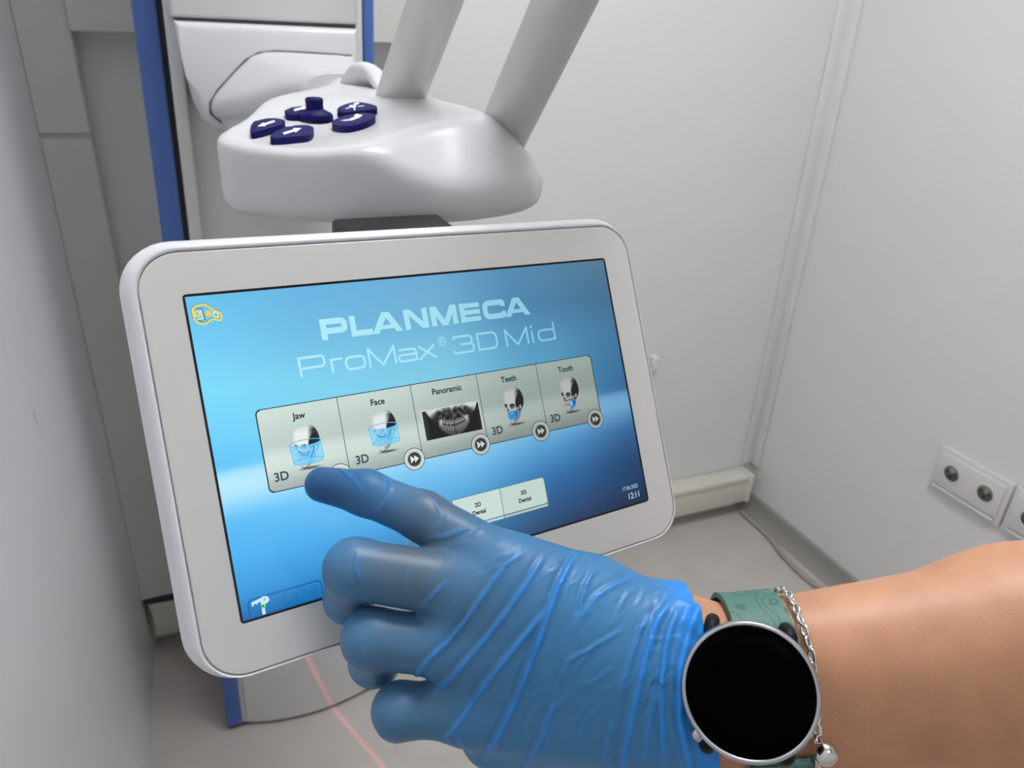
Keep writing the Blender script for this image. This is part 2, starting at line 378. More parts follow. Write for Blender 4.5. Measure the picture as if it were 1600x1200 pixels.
# control table: plan outline, sloped top with a chamfered rim
PLAN = np.array([(.0155, .498), (.021, .480), (.040, .463), (.067, .446), (.102, .433), (.142, .430), (.178, .437), (.210, .455), (.228, .485), (.233, .53),
                 (.229, .60), (.218, .68), (.202, .76), (.195, .80), (.192, .86), (.190, .97), (.118, .97), (.119, .86), (.098, .76), (.075, .665), (.055, .600), (.037, .543), (.022, .515)])
PLAN_C = closed_curve(PLAN, 5)
def poly_dist(X, Y, P):
    d = np.full(X.shape, 1e9); s = np.ones(X.shape)
    n = len(P)
    for i in range(n):
        a, b = P[i], P[(i + 1) % n]; e = b - a
        wx, wy = X - a[0], Y - a[1]; tt = np.clip((wx * e[0] + wy * e[1]) / (e @ e), 0, 1)
        d = np.minimum(d, (wx - e[0] * tt) ** 2 + (wy - e[1] * tt) ** 2)
        c1 = (Y >= a[1]); c2 = (Y < b[1]); c3 = (e[0] * wy > e[1] * wx)
        s = np.where((c1 & c2 & c3) | (~c1 & ~c2 & ~c3), -s, s)
    return s * np.sqrt(d)
def ztop_plane(x, y): return 1.2815 + 0.0155 * np.maximum(smooth01((y - .455) / .15), smooth01((x - .05) / .12))
h = 0.0022
gx = np.arange(-.005, .256, h); gy = np.arange(.405, .985, h); gz = np.arange(1.220, 1.320, h)
X2, Y2 = np.meshgrid(gx, gy, indexing='ij'); D2 = poly_dist(X2, Y2, PLAN_C)
Z3 = gz[None, None, :]; D3 = D2[:, :, None]
top = Z3 - ztop_plane(X2, Y2)[:, :, None]
rim = smooth01((.150 - X2) / .10)[:, :, None]      # no chamfer on the nose
cham = (Z3 - (1.2625 + .034 * rim - .95 * D3)) / 1.38
tb = smax(smax(smax(D3 + 0 * Z3, 1.2385 - Z3 + 0 * D3, 0.012), cham, 0.006), top, 0.007)
V, Q = surface_nets(tb, (gx[0], gy[0], gz[0]), h, 3)
table = mesh('control_table', V, Q, WHITE, mach)
# keys
KEYB = mat('key_blue', (8, 6, 86), 0.55, spec=.22); KEYW = mat('key_marking', (232, 232, 236), 0.5)
def ontop(zx, zy, dz=0.0):
    px, py = 370 + zx * .1875, 100 + zy * .1875
    r = ray(px, py); ks = np.linspace(.3, 1.1, 4001); P = O + r * ks[:, None]
    i = int(np.argmax(P[:, 2] < ztop_plane(P[:, 0], P[:, 1]) + dz)); return P[i]
def key(outline, marks):
    bm = bmesh.new()
    P = closed_curve([ontop(x, y, .0042) for x, y in outline], 4)
    add_prism(bm, P[::-1], (0, 0, -.0055), .0012, 2)
    bmesh.ops.recalc_face_normals(bm, faces=bm.faces); nb = len(bm.faces)
    for mk in marks:
        f = bm.faces.new([bm.verts.new(ontop(x, y, .0046)) for x, y in mk]); f.normal_update()
        if f.normal.z < 0: f.normal_flip()
        f.material_index = 1
    o = bmesh_obj('key', bm, [KEYB, KEYW], table, angle=40)
    return o
def arrow(a, b, w0, w1, hl=.42):
    a, b = np.array(a, float), np.array(b, float); d = b - a; n = np.array([-d[1], d[0]]) / np.hypot(*d); n = np.array([n[0] * 1.8, n[1]])
    m_ = b - d * hl
    return [a + n * w0, m_ + n * w0, m_ + n * w1, b, m_ - n * w1, m_ - n * w0, a - n * w0]
key([(112, 558), (128, 495), (185, 460), (300, 450), (370, 452), (398, 468), (392, 494), (300, 525), (165, 560)], [arrow((315, 475), (172, 520), 8, 17)])
key([(278, 608), (300, 578), (360, 545), (430, 517), (540, 508), (620, 510), (640, 545), (598, 588), (480, 603), (340, 614)], [arrow((388, 580), (542, 533), 9, 20)])
key([(398, 393), (424, 368), (560, 345), (690, 322), (718, 350), (712, 380), (600, 412), (440, 418)], [arrow((478, 385), (600, 352), 9, 18)])
key([(792, 490), (820, 460), (940, 418), (1050, 408), (1138, 410), (1150, 440), (1060, 485), (930, 515), (830, 510)],
    [[(860, 470), (930, 458), (985, 438), (970, 428), (1000, 414), (1050, 424), (1030, 442), (1018, 448), (960, 470), (900, 474)]])
key([(838, 385), (862, 352), (960, 320), (1050, 316), (1155, 343), (1162, 370), (1080, 385), (900, 400)],
    [[(965, 338), (985, 322), (1020, 320), (1018, 332), (990, 342)], [(930, 352), (950, 340), (1000, 348), (985, 366), (955, 362)],
     [(905, 368), (945, 360), (948, 366), (910, 376)], [(1010, 350), (1065, 344), (1062, 350), (1015, 357)], [(972, 366), (985, 366), (990, 386), (978, 386)]])
c0 = ontop(655, 462); rr = np.linalg.norm(ontop(795, 455) - c0)
V, Fc = lathe([(rr, 0), (rr, .0025), (rr * .94, .004), (rr * .6, .006), (rr * .45, .007)], 40)
joy = mesh('joystick', V + c0, Fc, KEYB, table, angle=50)
V, Fc = lathe([(.0062, .003), (.0057, .006), (.0056, .009), (.0059, .0115), (.0057, .0130), (.0046, .0138), (.002, .0141)], 32)
mesh('stick', V + c0, Fc, KEYB, joy, angle=50)
# handles
def handle(b, tpt, r=.0182):
    ss = list(np.linspace(0, 2.2, 14)) + [2.25, 2.29, 2.31]; P = [b + (tpt - b) * s for s in ss]
    V, Fc = tube_mesh(P, [r] * 14 + [r * .93, r * .72, r * .35], 36); return mesh('handle', V, Fc, mat('handle_white', (205, 204, 200), .35), mach, angle=50)
handle(at(606, 205, .625), at(680, 0, .526), .0190)
handle(at(766, 252, .560), at(882, 0, .433))
# curved flap beside the rear handle
P = catmull([at(536, 150, .70), at(552, 138, .69), at(572, 120, .675), at(588, 122, .66), at(600, 148, .64)], 6)
V, Fc = tube_mesh(P, [.006 + .010 * math.sin(math.pi * min(1, (i + .5) / len(P))) for i in range(len(P))], 20, flat=.6)
mesh('handle_socket', V, Fc, WHITE, mach)

# ------------------------------------------------------------------ the touch screen monitor
o_ = np.array([-0.00936635, 0.31756678, 1.2443243]); ux = np.array([0.9887101, 0.14507335, -0.03749739])
dn = np.array([0.03751834, -0.48196022, -0.87538947]); inn = np.array([-0.14506793, 0.86409957, -0.48196185])
MM = Matrix.Identity(4)
for i in range(3): MM[i][0] = ux[i]; MM[i][1] = -dn[i]; MM[i][2] = -inn[i]; MM[i][3] = o_[i]
mon = thing('touchscreen_monitor', (0, 0, 0), 'white touch screen monitor hanging under the control table, lit with a blue menu', 'monitor')
mon.matrix_world = MM; OFF.pop(mon.name, None)
def rrect(u0, u1, v0, v1, r, n=10, z=0.0):
    P = []
    for cx, cy, a0 in ((u1 - r, v0 + r, -90), (u1 - r, v1 - r, 0), (u0 + r, v1 - r, 90), (u0 + r, v0 + r, 180)):
        for t in np.linspace(0, 90, n): a = math.radians(a0 + t); P.append(((cx + r * math.cos(a)) * 1e-3, -(cy + r * math.sin(a)) * 1e-3, z * 1e-3))
    return np.array(P)
def rings(name, RS, m, parent, cap0=False, cap1=False, angle=30):
    V = np.concatenate(RS); n = len(RS[0]); Fc = []
    for i in range(len(RS) - 1):
        for j in range(n): Fc.append((i * n + j, (i + 1) * n + j, (i + 1) * n + (j + 1) % n, i * n + (j + 1) % n))
    if cap0: Fc.append(list(range(n)))
    if cap1: Fc.append([(len(RS) - 1) * n + j for j in range(n)][::-1])
    bm = bmesh.new(); vs = [bm.verts.new(v) for v in V]
    for f in Fc: bm.faces.new([vs[i] for i in f])
    return bmesh_obj(name, bm, m, parent, angle=angle, local=True)
MONW = mat('monitor_white', (222, 223, 225), 0.28); BEZ = mat('bezel_grey', (214, 212, 208), 0.25)
def hr(e, z): f = .25 if e > 1 else 1; return rrect(-17 - e, 235 + e * f, -19 - e, 157 + e * f, 17 + e * .7, z=z)
rings('housing', [hr(0.3, -1.5), hr(0.3, -.2), hr(.9, .25), hr(1.8, .2), hr(4.2, -1.6), hr(5.6, -4.5), hr(6.2, -8.5), hr(5.8, -13), hr(4, -20), hr(-1, -27), hr(-10, -32), hr(-40, -35)], MONW, mon, cap0=True, cap1=True, angle=60)
def dr(e, z): return rrect(0 - e, 217 + e, 0 - e, 135.6 + e, .6 + e, z=z)
def bz(e, z): return rrect(-17 + e, 235 - e, -19 + e, 157 - e, 17 - e, z=z)
rings('bezel', [bz(.3, -1.2), bz(.3, -.25), bz(.7, 0), dr(1.1, 0), dr(1.1, -.8)], BEZ, mon, angle=30)
rings('display_gasket', [dr(1.25, -.35), dr(0.0, -.35)], mat('black_gasket', (10, 12, 24), .3), mon)
box('mount_neck', .07, .135, .385, .43, 1.226, 1.247, mat('neck_black', (18, 18, 20), .4), None, bev=.003)
nk = bpy.data.objects['mount_neck']; nk.parent = mon; nk.matrix_parent_inverse = MM.inverted()
# status dots on the bezel
bm = bmesh.new(); bmesh.ops.create_circle(bm, cap_ends=True, radius=.0007, segments=12, matrix=Matrix.Translation((.065, -.148, .00012)))
bmesh_obj('status_dot', bm, mat('dot_grey', (120, 120, 118), .5), mon, local=True)

UI = bpy.data.materials.new('screen_pixels'); UI.use_nodes = True
nt = UI.node_tree; b = nt.nodes['Principled BSDF']; b.inputs['Base Color'].default_value = (.004, .005, .006, 1); b.inputs['Roughness'].default_value = .12
b.inputs['Specular IOR Level'].default_value = .35
va = nt.nodes.new('ShaderNodeVertexColor'); va.layer_name = 'pixels'; nt.links.new(va.outputs[0], b.inputs['Emission Color']); b.inputs['Emission Strength'].default_value = 1.0
def ui(name, polys, parent, z):
    """polys: list of (points in display millimetres, colour or one colour per point)"""
    V = []; Fc = []; C = []
    for k, (P, c) in enumerate(polys):
        i0 = len(V); P = list(P)
        A = sum(P[i][0] * P[(i + 1) % len(P)][1] - P[(i + 1) % len(P)][0] * P[i][1] for i in range(len(P)))
        cs = list(c) if isinstance(c[0], (tuple, list, np.ndarray)) else [c] * len(P)
        if A > 0: P = P[::-1]; cs = cs[::-1]
        for p in P: V.append((p[0] * 1e-3, -p[1] * 1e-3, (z + .008 * k / max(1, len(polys) / 8)) * 1e-3))
        Fc.append(list(range(i0, i0 + len(P)))); C += cs
    me = bpy.data.meshes.new(name); me.from_pydata(V, [], Fc)
    at_ = me.color_attributes.new('pixels', 'FLOAT_COLOR', 'CORNER')
    at_.data.foreach_set('color', np.array([(*lin(c), 1) for c in C], np.float32).ravel())
    return finish(name, me, UI, parent, smooth=False)
# background picture; dimming to the right and a greyish reflection are painted in
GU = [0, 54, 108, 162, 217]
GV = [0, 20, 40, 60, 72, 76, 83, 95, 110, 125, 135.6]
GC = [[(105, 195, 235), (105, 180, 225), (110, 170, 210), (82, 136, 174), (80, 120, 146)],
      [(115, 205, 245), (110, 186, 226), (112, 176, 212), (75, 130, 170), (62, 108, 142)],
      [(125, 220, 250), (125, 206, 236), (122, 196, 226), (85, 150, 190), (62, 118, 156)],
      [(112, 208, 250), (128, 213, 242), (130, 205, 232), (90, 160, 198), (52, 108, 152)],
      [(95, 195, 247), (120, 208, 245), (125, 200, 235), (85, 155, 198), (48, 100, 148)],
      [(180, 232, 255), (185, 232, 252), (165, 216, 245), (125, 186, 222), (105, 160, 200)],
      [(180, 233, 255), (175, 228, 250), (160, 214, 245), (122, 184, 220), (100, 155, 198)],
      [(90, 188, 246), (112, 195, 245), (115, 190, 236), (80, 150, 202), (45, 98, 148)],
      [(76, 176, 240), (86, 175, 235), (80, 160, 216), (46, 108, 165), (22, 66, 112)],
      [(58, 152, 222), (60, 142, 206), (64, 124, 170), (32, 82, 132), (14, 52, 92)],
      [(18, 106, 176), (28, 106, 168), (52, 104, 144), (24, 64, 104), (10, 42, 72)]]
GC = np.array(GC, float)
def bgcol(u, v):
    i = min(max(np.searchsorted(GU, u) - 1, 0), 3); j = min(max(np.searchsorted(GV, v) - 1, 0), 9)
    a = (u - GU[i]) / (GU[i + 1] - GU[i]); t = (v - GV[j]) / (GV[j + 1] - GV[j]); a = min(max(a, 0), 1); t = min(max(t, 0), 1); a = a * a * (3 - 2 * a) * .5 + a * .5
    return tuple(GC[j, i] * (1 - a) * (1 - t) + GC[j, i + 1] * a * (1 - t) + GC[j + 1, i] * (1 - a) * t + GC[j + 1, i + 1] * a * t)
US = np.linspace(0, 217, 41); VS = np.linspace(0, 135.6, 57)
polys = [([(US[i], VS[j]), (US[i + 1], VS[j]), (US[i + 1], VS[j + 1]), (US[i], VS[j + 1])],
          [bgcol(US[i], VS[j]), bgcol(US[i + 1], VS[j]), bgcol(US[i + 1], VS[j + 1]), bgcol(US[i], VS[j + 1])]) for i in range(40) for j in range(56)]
def ui_flat(name, polys, parent, z):
    o = ui(name, polys, parent, z)
    for v in o.data.vertices: v.co.z = z * 1e-3
    return o
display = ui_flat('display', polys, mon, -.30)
Z1, Z2, Z3_, Z4 = -.26, -.22, -.17, -.12

def dim(c, u):  # viewing-angle dimming towards the right, put into the pixel colours
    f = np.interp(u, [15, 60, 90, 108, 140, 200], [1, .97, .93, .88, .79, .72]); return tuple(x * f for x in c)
TV = [0, .1, .25, .45, .6, .75, .9, 1]
TC = [(206, 226, 218), (206, 224, 216), (198, 215, 207), (190, 208, 201), (214, 231, 223), (210, 224, 217), (178, 193, 188), (166, 179, 176)]
def tilecol(u, v, v0=51.2, v1=86.4):
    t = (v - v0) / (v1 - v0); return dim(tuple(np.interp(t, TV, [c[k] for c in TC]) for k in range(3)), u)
def rr2(u0, u1, v0, v1, rads, n=6):
    P = []
    for (cx, cy, a0), r, (sx, sy) in zip(((u1, v0, -90), (u1, v1, 0), (u0, v1, 90), (u0, v0, 180)), rads, ((-1, 1), (-1, -1), (1, -1), (1, 1))):
        if r == 0: P.append((cx, cy)); continue
        for t in np.linspace(0, 90, n):
            a = math.radians(a0 + t); P.append((cx + sx * r + r * math.cos(a), cy + sy * r + r * math.sin(a)))
    return P
def stroke(P, w, closed=False):
    """flat ribbon along a polyline, mitred"""
    P = np.array(P, float); n = len(P); L = []; Rr = []
    for i in range(n):
        a = P[i] - P[i - 1] if (i > 0 or closed) else P[1] - P[0]
        b_ = P[(i + 1) % n] - P[i] if (i < n - 1 or closed) else P[-1] - P[-2]
        a = a / np.hypot(*a); b_ = b_ / np.hypot(*b_); t = a + b_; t /= max(np.hypot(*t), 1e-6)
        nn = np.array([-t[1], t[0]]); s = w / 2 / max(.45, nn @ np.array([-a[1], a[0]]))
        L.append(P[i] + nn * s); Rr.append(P[i] - nn * s)
    return [[L[i], L[(i + 1) % n], Rr[(i + 1) % n], Rr[i]] for i in range(n if closed else n - 1)]
def rc(pts, r, n=5):
    """round the inner corners of a polyline"""
    P = [np.array(p, float) for p in pts]; out = [P[0]]
    for i in range(1, len(P) - 1):
        a, b_, c = P[i - 1], P[i], P[i + 1]; d1 = (a - b_) / np.hypot(*(a - b_)); d2 = (c - b_) / np.hypot(*(c - b_))
        rr_ = min(r, np.hypot(*(a - b_)) * .49, np.hypot(*(c - b_)) * .49)
        for t in np.linspace(0, 1, n): p, q = b_ + d1 * rr_, b_ + d2 * rr_; out.append(p * (1 - t) ** 2 + 2 * b_ * t * (1 - t) + q * t * t)
    out.append(P[-1]); return out
def circ(cx, cy, r, n=28, sy=1.0): return [(cx + r * math.cos(a), cy + r * sy * math.sin(a)) for a in np.linspace(0, 2 * math.pi, n, endpoint=False)]

def text_polys(s, u, v, size, c, bold=0.0, sx=1.0):
    """small lettering: u centre, v baseline, size in millimetres"""
    cu = bpy.data.curves.new('lettering', 'FONT'); cu.body = s; cu.size = size; cu.align_x = 'CENTER'; cu.offset = bold; cu.resolution_u = 4
    o = bpy.data.objects.new('lettering', cu); COL.objects.link(o)
    bpy.context.view_layer.update()
    me = bpy.data.meshes.new_from_object(o.evaluated_get(bpy.context.evaluated_depsgraph_get()))
    out = []
    vs = [(u + p.co.x * sx, v - p.co.y) for p in me.vertices]
    for f in me.polygons: out.append(([vs[i] for i in f.vertices], c))
    bpy.data.objects.remove(o); bpy.data.meshes.remove(me); bpy.data.curves.remove(cu)
    return out

# --- the big lettering
def letters_bold():
    T, B = 15.4, 25.0; w_ = 2.7; t, b2 = T + w_ / 2, B - w_ / 2; out = []
    def S(P, **k): out.extend(stroke(P, w_, **k))
    # P
    x = 53.2; S([(x + w_ / 2, T), (x + w_ / 2, B)]); S(rc([(x, t), (x + 11.2, t), (x + 11.2, t + 4.3), (x, t + 4.3)], 2.2))
    # L
    x = 67.0; S([(x + w_ / 2, T), (x + w_ / 2, B)]); S([(x, b2), (x + 10.3, b2)])
    def A(x, wd):
        m = x + wd / 2
        out.append([(m - 1.9, T), (m + 1.9, T), (x + wd, B), (x + wd - 3.3, B), (m, T + 2.6), (x + 3.3, B), (x, B)])
        out.append([(x + 3.4, B - 3.6), (x + wd - 3.4, B - 3.6), (x + wd - 2.6, B - 1.7), (x + 2.6, B - 1.7)])
    A(77.0, 15.2)
    # N
    x, e = 93.6, 105.8
    out.append([(x, T), (x + 2.7, T), (x + 2.7, B), (x, B)]); out.append([(e - 2.7, T), (e, T), (e, B), (e - 2.7, B)]); out.append([(x, T), (x + 3.4, T), (e, B), (e - 3.4, B)])
    # M
    x, e = 107.4, 121.6; m = (x + e) / 2
    out.append([(x, T), (x + 2.7, T), (x + 2.7, B), (x, B)]); out.append([(e - 2.7, T), (e, T), (e, B), (e - 2.7, B)])
    out.append([(x, T), (x + 3.3, T), (m + 1.5, B), (m - 1.5, B)]); out.append([(e - 3.3, T), (e, T), (m + 1.5, B), (m - 1.5, B)])
    # E
    x = 123.3; S([(x + w_ / 2, T), (x + w_ / 2, B)])
    for yy in (t, (T + B) / 2, b2): out.extend(stroke([(x, yy), (x + 11.2, yy)], 2.3))
    # C
    x = 136.2; S(rc([(x + 11.8, t + 2.2), (x + 11.8, t), (x + w_ / 2, t), (x + w_ / 2, b2), (x + 11.8, b2), (x + 11.8, b2 - 2.2)], 2.6))
    A(148.6, 15.2)
    return out
def letters_thin():
    T, B = 31.0, 40.0; w_ = 1.05; t, b2 = T + w_ / 2, B - w_ / 2; X = 33.6; out = []
    def S(P, **k): out.extend(stroke(P, w_, **k))
    S([(41.2, T), (41.2, B)]); S(rc([(41.2, t), (52.4, t), (52.4, 36.2), (41.2, 36.2)], 2))                       # P
    S([(55.4, X), (55.4, B)]); S(rc([(55.4, 36.2), (55.4, X + .5), (60.6, X + .5)], 2.4))                        # r
    def box_o(x0, x1): S(rc([((x0 + x1) / 2, X + .5), (x1, X + .5), (x1, b2), (x0, b2), (x0, X + .5), ((x0 + x1) / 2, X + .5)], 2.2))
    box_o(62.0, 70.8)                                                                                             # o
    def M_(x, e):
        m = (x + e) / 2; S([(x, B), (x, T)]); S([(e, B), (e, T)]); S([(x, t), (m, B - .3)]); S([(e, t), (m, B - .3)])
    M_(73.2, 85.8)
    S(rc([(88.0, X + .5), (96.6, X + .5), (96.6, B)], 2)); S(rc([(96.6, 36.6), (87.6, 36.6), (87.6, b2), (96.6, b2)], 1.6))   # a
    S([(98.2, X), (106.8, B)]); S([(106.4, X), (97.8, B)])                                                          # x
    out.extend(stroke(circ(111.0, 32.7, 2.0), .42, closed=True))                                                   # registered mark
    out.extend(stroke([(110.3, 33.9), (110.3, 31.5), (111.3, 31.5), (111.8, 32.1), (111.3, 32.8), (110.3, 32.8)], .36)); out.extend(stroke([(111.1, 32.8), (111.9, 33.9)], .36))
    S(rc([(117.2, T + 2), (117.2, t), (127.0, t), (127.0, 35.5), (120.5, 35.5)], 1.8)); S(rc([(120.5, 35.5), (127.6, 35.5), (127.6, b2), (116.6, b2), (116.6, B - 2)], 1.8))   # 3
    S(rc([(130.4, t), (141.0, t), (141.0, b2), (130.4, b2)], 2.8)); S([(130.4, T), (130.4, B)])                  # D
    M_(146.6, 159.4)
    S([(162.4, X), (162.4, B)]); S([(162.4, T - .3), (162.4, T + 1.1)])                                            # i
    box_o(166.2, 176.2); S([(176.2, T - .6), (176.2, B)])                                                          # d
    return out
def lettercol(u): return tuple(np.interp(u, [40, 100, 180], [a, b_, c]) for a, b_, c in ((178, 168, 128), (236, 226, 190), (252, 242, 216)))
def ctr(P): return sum(p[0] for p in P) / len(P)
ui_flat('title_lettering', [(P, lettercol(ctr(P))) for P in letters_bold()], display, Z1)
ui_flat('subtitle_lettering', [(P, lettercol(ctr(P))) for P in letters_thin()], display, Z1)

# --- menu tiles
LINE = (38, 64, 80)
TX = [19.5, 54.9, 90.5, 125.9, 161.2, 196.3]
def tile(i):
    u0, u1 = TX[i], TX[i + 1]; polys = []
    rad = [0, 0, 0, 0]
    if i == 0: rad[2] = rad[3] = 2.2
    if i == 4: rad[0] = rad[1] = 2.2
    e = .42
    P = rr2(u0 - (e if i == 0 else e * .4), u1 + (e if i == 4 else e * .4), 51.2 - e, 86.4 + e, rad); polys.append((P, dim(LINE, 20)))
    n = 44
    vs_ = np.linspace(51.2, 86.4, n + 1)
    def inset(v):
        a = b_ = 0
        for (v_e, s) in ((51.2, 1), (86.4, -1)):
            dv = (v - v_e) * s
            if dv < 2.0:
                k = 2.0 - math.sqrt(max(0, 4 - (2 - dv) ** 2))
                if i == 0: a = max(a, k)
                if i == 4: b_ = max(b_, k)
        return a, b_
    for k in range(n):
        (a0, b0), (a1, b1) = inset(vs_[k]), inset(vs_[k + 1]); x0, x1 = u0 + .15, u1 - .15; xm = (x0 + x1) / 2
        for (p, q) in ((0, 1), (1, 2)):
            def X(s, a, b_): return (x0 + a, xm, x1 - b_)[s]
            pts = [(X(p, a0, b0), vs_[k]), (X(q, a0, b0), vs_[k]), (X(q, a1, b1), vs_[k + 1]), (X(p, a1, b1), vs_[k + 1])]
            polys.append((pts, [tilecol(*pp) for pp in pts]))
    o = ui('menu_tile', polys, display, Z1)
    for v in o.data.vertices: v.co.z = (Z1 if v.index >= len(P) else Z1 - .02) * 1e-3
    return o
CAP = [('Jaw', 37.0), ('Face', 73.3), ('Panoramic', 108.9), ('Teeth', 143.8), ('Tooth', 179.0)]
for i in range(5):
    tile(i)
    ui_flat('caption', text_polys(CAP[i][0], CAP[i][1], 57.5, 4.0, (24, 34, 38), .10, .95), display, Z2)
for u in (25.2, 61.4, 132.1, 167.2):
    ui_flat('caption', text_polys('3D', u, 82.4, 5.4, dim((52, 74, 84), u), .12, .95), display, Z2)
def arrow_button(u, v):
    f = lambda c: dim(c, u)
    polys = [(circ(u, v, 5.3), f((58, 70, 78))), (circ(u, v, 4.95), f((226, 234, 232))), (circ(u, v, 3.8), f((120, 130, 132))), (circ(u, v, 3.65), f((225, 230, 228))), (circ(u, v + .1, 3.3), f((56, 62, 66)))]
    for d in (-1.9, .1): polys.append(([(u + d, v - 1.75), (u + d + 2.2, v), (u + d, v + 1.75)], f((246, 248, 248))))
    o = ui('arrow_button', polys, display, Z3_); 
    return o
for u in (50.4, 86.1, 121.6, 157.0, 192.2): arrow_button(u, 85.6)

# --- skull pictures (what the menu shows)
CRAN = [(-5.5, 8.0), (-5.3, 6.2), (-5.0, 4.2), (-4.3, 2.9), (-3.0, 1.6), (-0.4, 0.5), (2.3, 0.2), (4.5, 1.3), (6.1, 3.8), (6.6, 6.9), (6.2, 9.4), (5.0, 11.6), (3.5, 12.6), (1.5, 11.9), (.6, 10.2), (-2.6, 8.6)]
FACE = [(-5.5, 7.0), (-5.5, 8.4), (-4.6, 9.6), (-4.6, 11.5), (-3.8, 12.2), (-4.1, 14.2), (-3.9, 16.3), (-3.4, 18.0), (-2.3, 18.7), (-0.8, 18.3), (1.6, 16.3), (3.3, 13.5), (4.4, 12.0), (3.0, 8.7), (-1, 6.5)]
def skull(u, v, mode):
    f = lambda c: dim(c, u); polys = []
    def A(P, c): polys.append(([(u + x, v + y) for x, y in P], c))
    def grad_fill(P, fn, cx, cy, n=5):
        P = np.array(P); c = np.array([cx, cy])
        for k in range(n):
            a, b_ = k / n, (k + 1) / n
            for i in range(len(P)):
                p, q = P[i], P[(i + 1) % len(P)]
                pts = [c + (p - c) * a, c + (q - c) * a, c + (q - c) * b_, c + (p - c) * b_] if k else [c, c + (q - c) * b_, c + (p - c) * b_]
                polys.append(([(u + x, v + y) for x, y in pts], [f(fn(x, y)) for x, y in pts]))
    # cast shadow drawn in the picture
    for s, c in ((1.0, .90), (.8, .72), (.55, .5), (.3, .36)):
        P = [(0.4 + 5.6 * s * math.cos(a) , 19.1 + (.75 * s) * math.sin(a) - .0 * math.cos(a)) for a in np.linspace(0, 2 * math.pi, 20, endpoint=False)]
        base = np.array(tilecol(u, v + 19)) * c; polys.append(([(u + x, v + y) for x, y in P], tuple(base)))
    def fc(x, y):
        g = 226 - 14 * (y - 9) / 9 - max(0, x - 0.5) * 30 ; g = max(40, g); return (g, g + 4, g)
    grad_fill(closed_curve(FACE, 2), fc, -.6, 12)
    def cr(x, y):
        d = smooth01((x - 1.0 - .12 * (7 - y)) / 3.0) if y > 2 else smooth01((x - 2.0) / 4.5)
        g = 238 - 190 * float(d) - 60 * max(0, (3.2 - y) / 3) * .5; e = max(0, -x - 3.6) * 20; g = max(26, g - e); return (g, g + 2, g - 1)
    grad_fill(closed_curve(CRAN, 3), cr, 0, 6, 8)
    A([(1.2, 9.0), (1.9, 6.6), (3.2, 4.8), (5.0, 4.0), (6.2, 6.0), (6.3, 8.8), (5.2, 11.2), (3.6, 9.8), (1.7, 11.6)], f((30, 31, 34)))
    A([(1.4, 11.4), (3.2, 10.4), (4.4, 9.6), (4.8, 11.0), (3.8, 12.0), (2.9, 11.4), (1.8, 12.0)], f((206, 210, 208)))       # cheek bone and ear
    A([(3.0, 10.7), (3.9, 10.3), (3.7, 11.4), (3.0, 11.5)], f((90, 92, 92)))
    for E_, c in (([(-5.1, 8.1), (-4.0, 7.8), (-3.2, 8.5), (-3.3, 10.1), (-4.4, 10.6), (-5.0, 9.6)], (34, 37, 40)), ([(-2.1, 8.7), (-0.3, 8.3), (1.1, 9.1), (0.9, 10.6), (-0.5, 11.4), (-2.0, 10.7)], (34, 37, 40))):
        Ec = closed_curve(E_, 3); A(Ec, f(c)); cc = Ec.mean(0); A(cc + (Ec - cc) * .62 + np.array([.12, .35]), f((128, 134, 134))); A(cc + (Ec - cc) * .3 + np.array([-.1, -.1]), f((50, 54, 56)))
        for s in stroke(Ec, .38, True): A(s, f((232, 236, 232)))
    A([(-3.6, 10.3), (-2.9, 11.2), (-2.9, 11.9), (-4.1, 11.9)], f((28, 30, 32)))
    A([(-4.2, 12.3), (-1.0, 12.2), (1.4, 12.0), (1.2, 12.6), (-3.9, 12.9)], f((70, 74, 76)))
    for s in stroke([(-3.9, 14.6), (-2.2, 14.9), (-.4, 14.6), (1.0, 13.8)], .3): A(s, f((60, 64, 66)))
    for x in np.arange(-3.5, .9, .75): A([(x, 13.4), (x + .12, 13.4), (x + .12, 15.7), (x, 15.7)], f((150, 156, 154)))
    for s in stroke([(3.4, 12.6), (3.0, 14.8), (1.2, 17.0), (-.8, 18.3), (-2.3, 18.7), (-3.4, 18.0)], .35): A(s, f((44, 48, 50)))
    for s in stroke([(1.7, 12.4), (1.6, 14.4), (.6, 16.4), (-1, 17.4)], .5): A(s, f((112, 118, 118)))
    B1, B2, B3 = (66, 158, 220), (40, 120, 196), (130, 205, 248)
    if mode == 'teeth':
        A([(-4.1, 12.3), (-0.9, 12.1), (1.5, 12.1), (1.8, 13.6), (1.2, 15.5), (-0.4, 16.7), (-3.3, 16.6), (-4.0, 14.6)], (66, 150, 214))
        A([(-3.2, 13.0), (.6, 12.8), (.8, 14.0), (-1.2, 14.9), (-3.2, 14.6)], (40, 118, 186))
        A([(-2.6, 13.1), (-.4, 13.0), (-.8, 14.0), (-2.4, 14.1)], (92, 172, 228)); A([(.9, 12.4), (1.5, 12.3), (1.6, 14), (.6, 16), (.2, 15.8)], (30, 98, 164))
        for s in stroke([(-3.6, 15.2), (-1.8, 15.6), (-.2, 15.2)], .35): A(s, (32, 100, 168))
    elif mode == 'tooth':
        A([(0.4, 12.5), (3.4, 12.8), (3.5, 14.5), (2.2, 16.8), (0.8, 17.2), (-0.9, 16.3), (-0.9, 14.2)], (52, 138, 200)); A([(1.8, 13), (3.0, 13.2), (2.8, 15), (1.6, 16.2)], (20, 78, 140)); A([(-.6, 14.0), (.6, 13.2), (.9, 15.2), (-.2, 16.0)], (140, 190, 214))
    else:
        y0, y1, xl, xr = (6.6, 16.0, -7.0, 7.0) if mode == 'jaw' else (6.0, 14.6, -7.0, 6.2)
        def ring(yc, dx, w): return [(dx + w * math.cos(a), yc + 1.35 * math.sin(a)) for a in np.linspace(0, 2 * math.pi, 28, endpoint=False)]
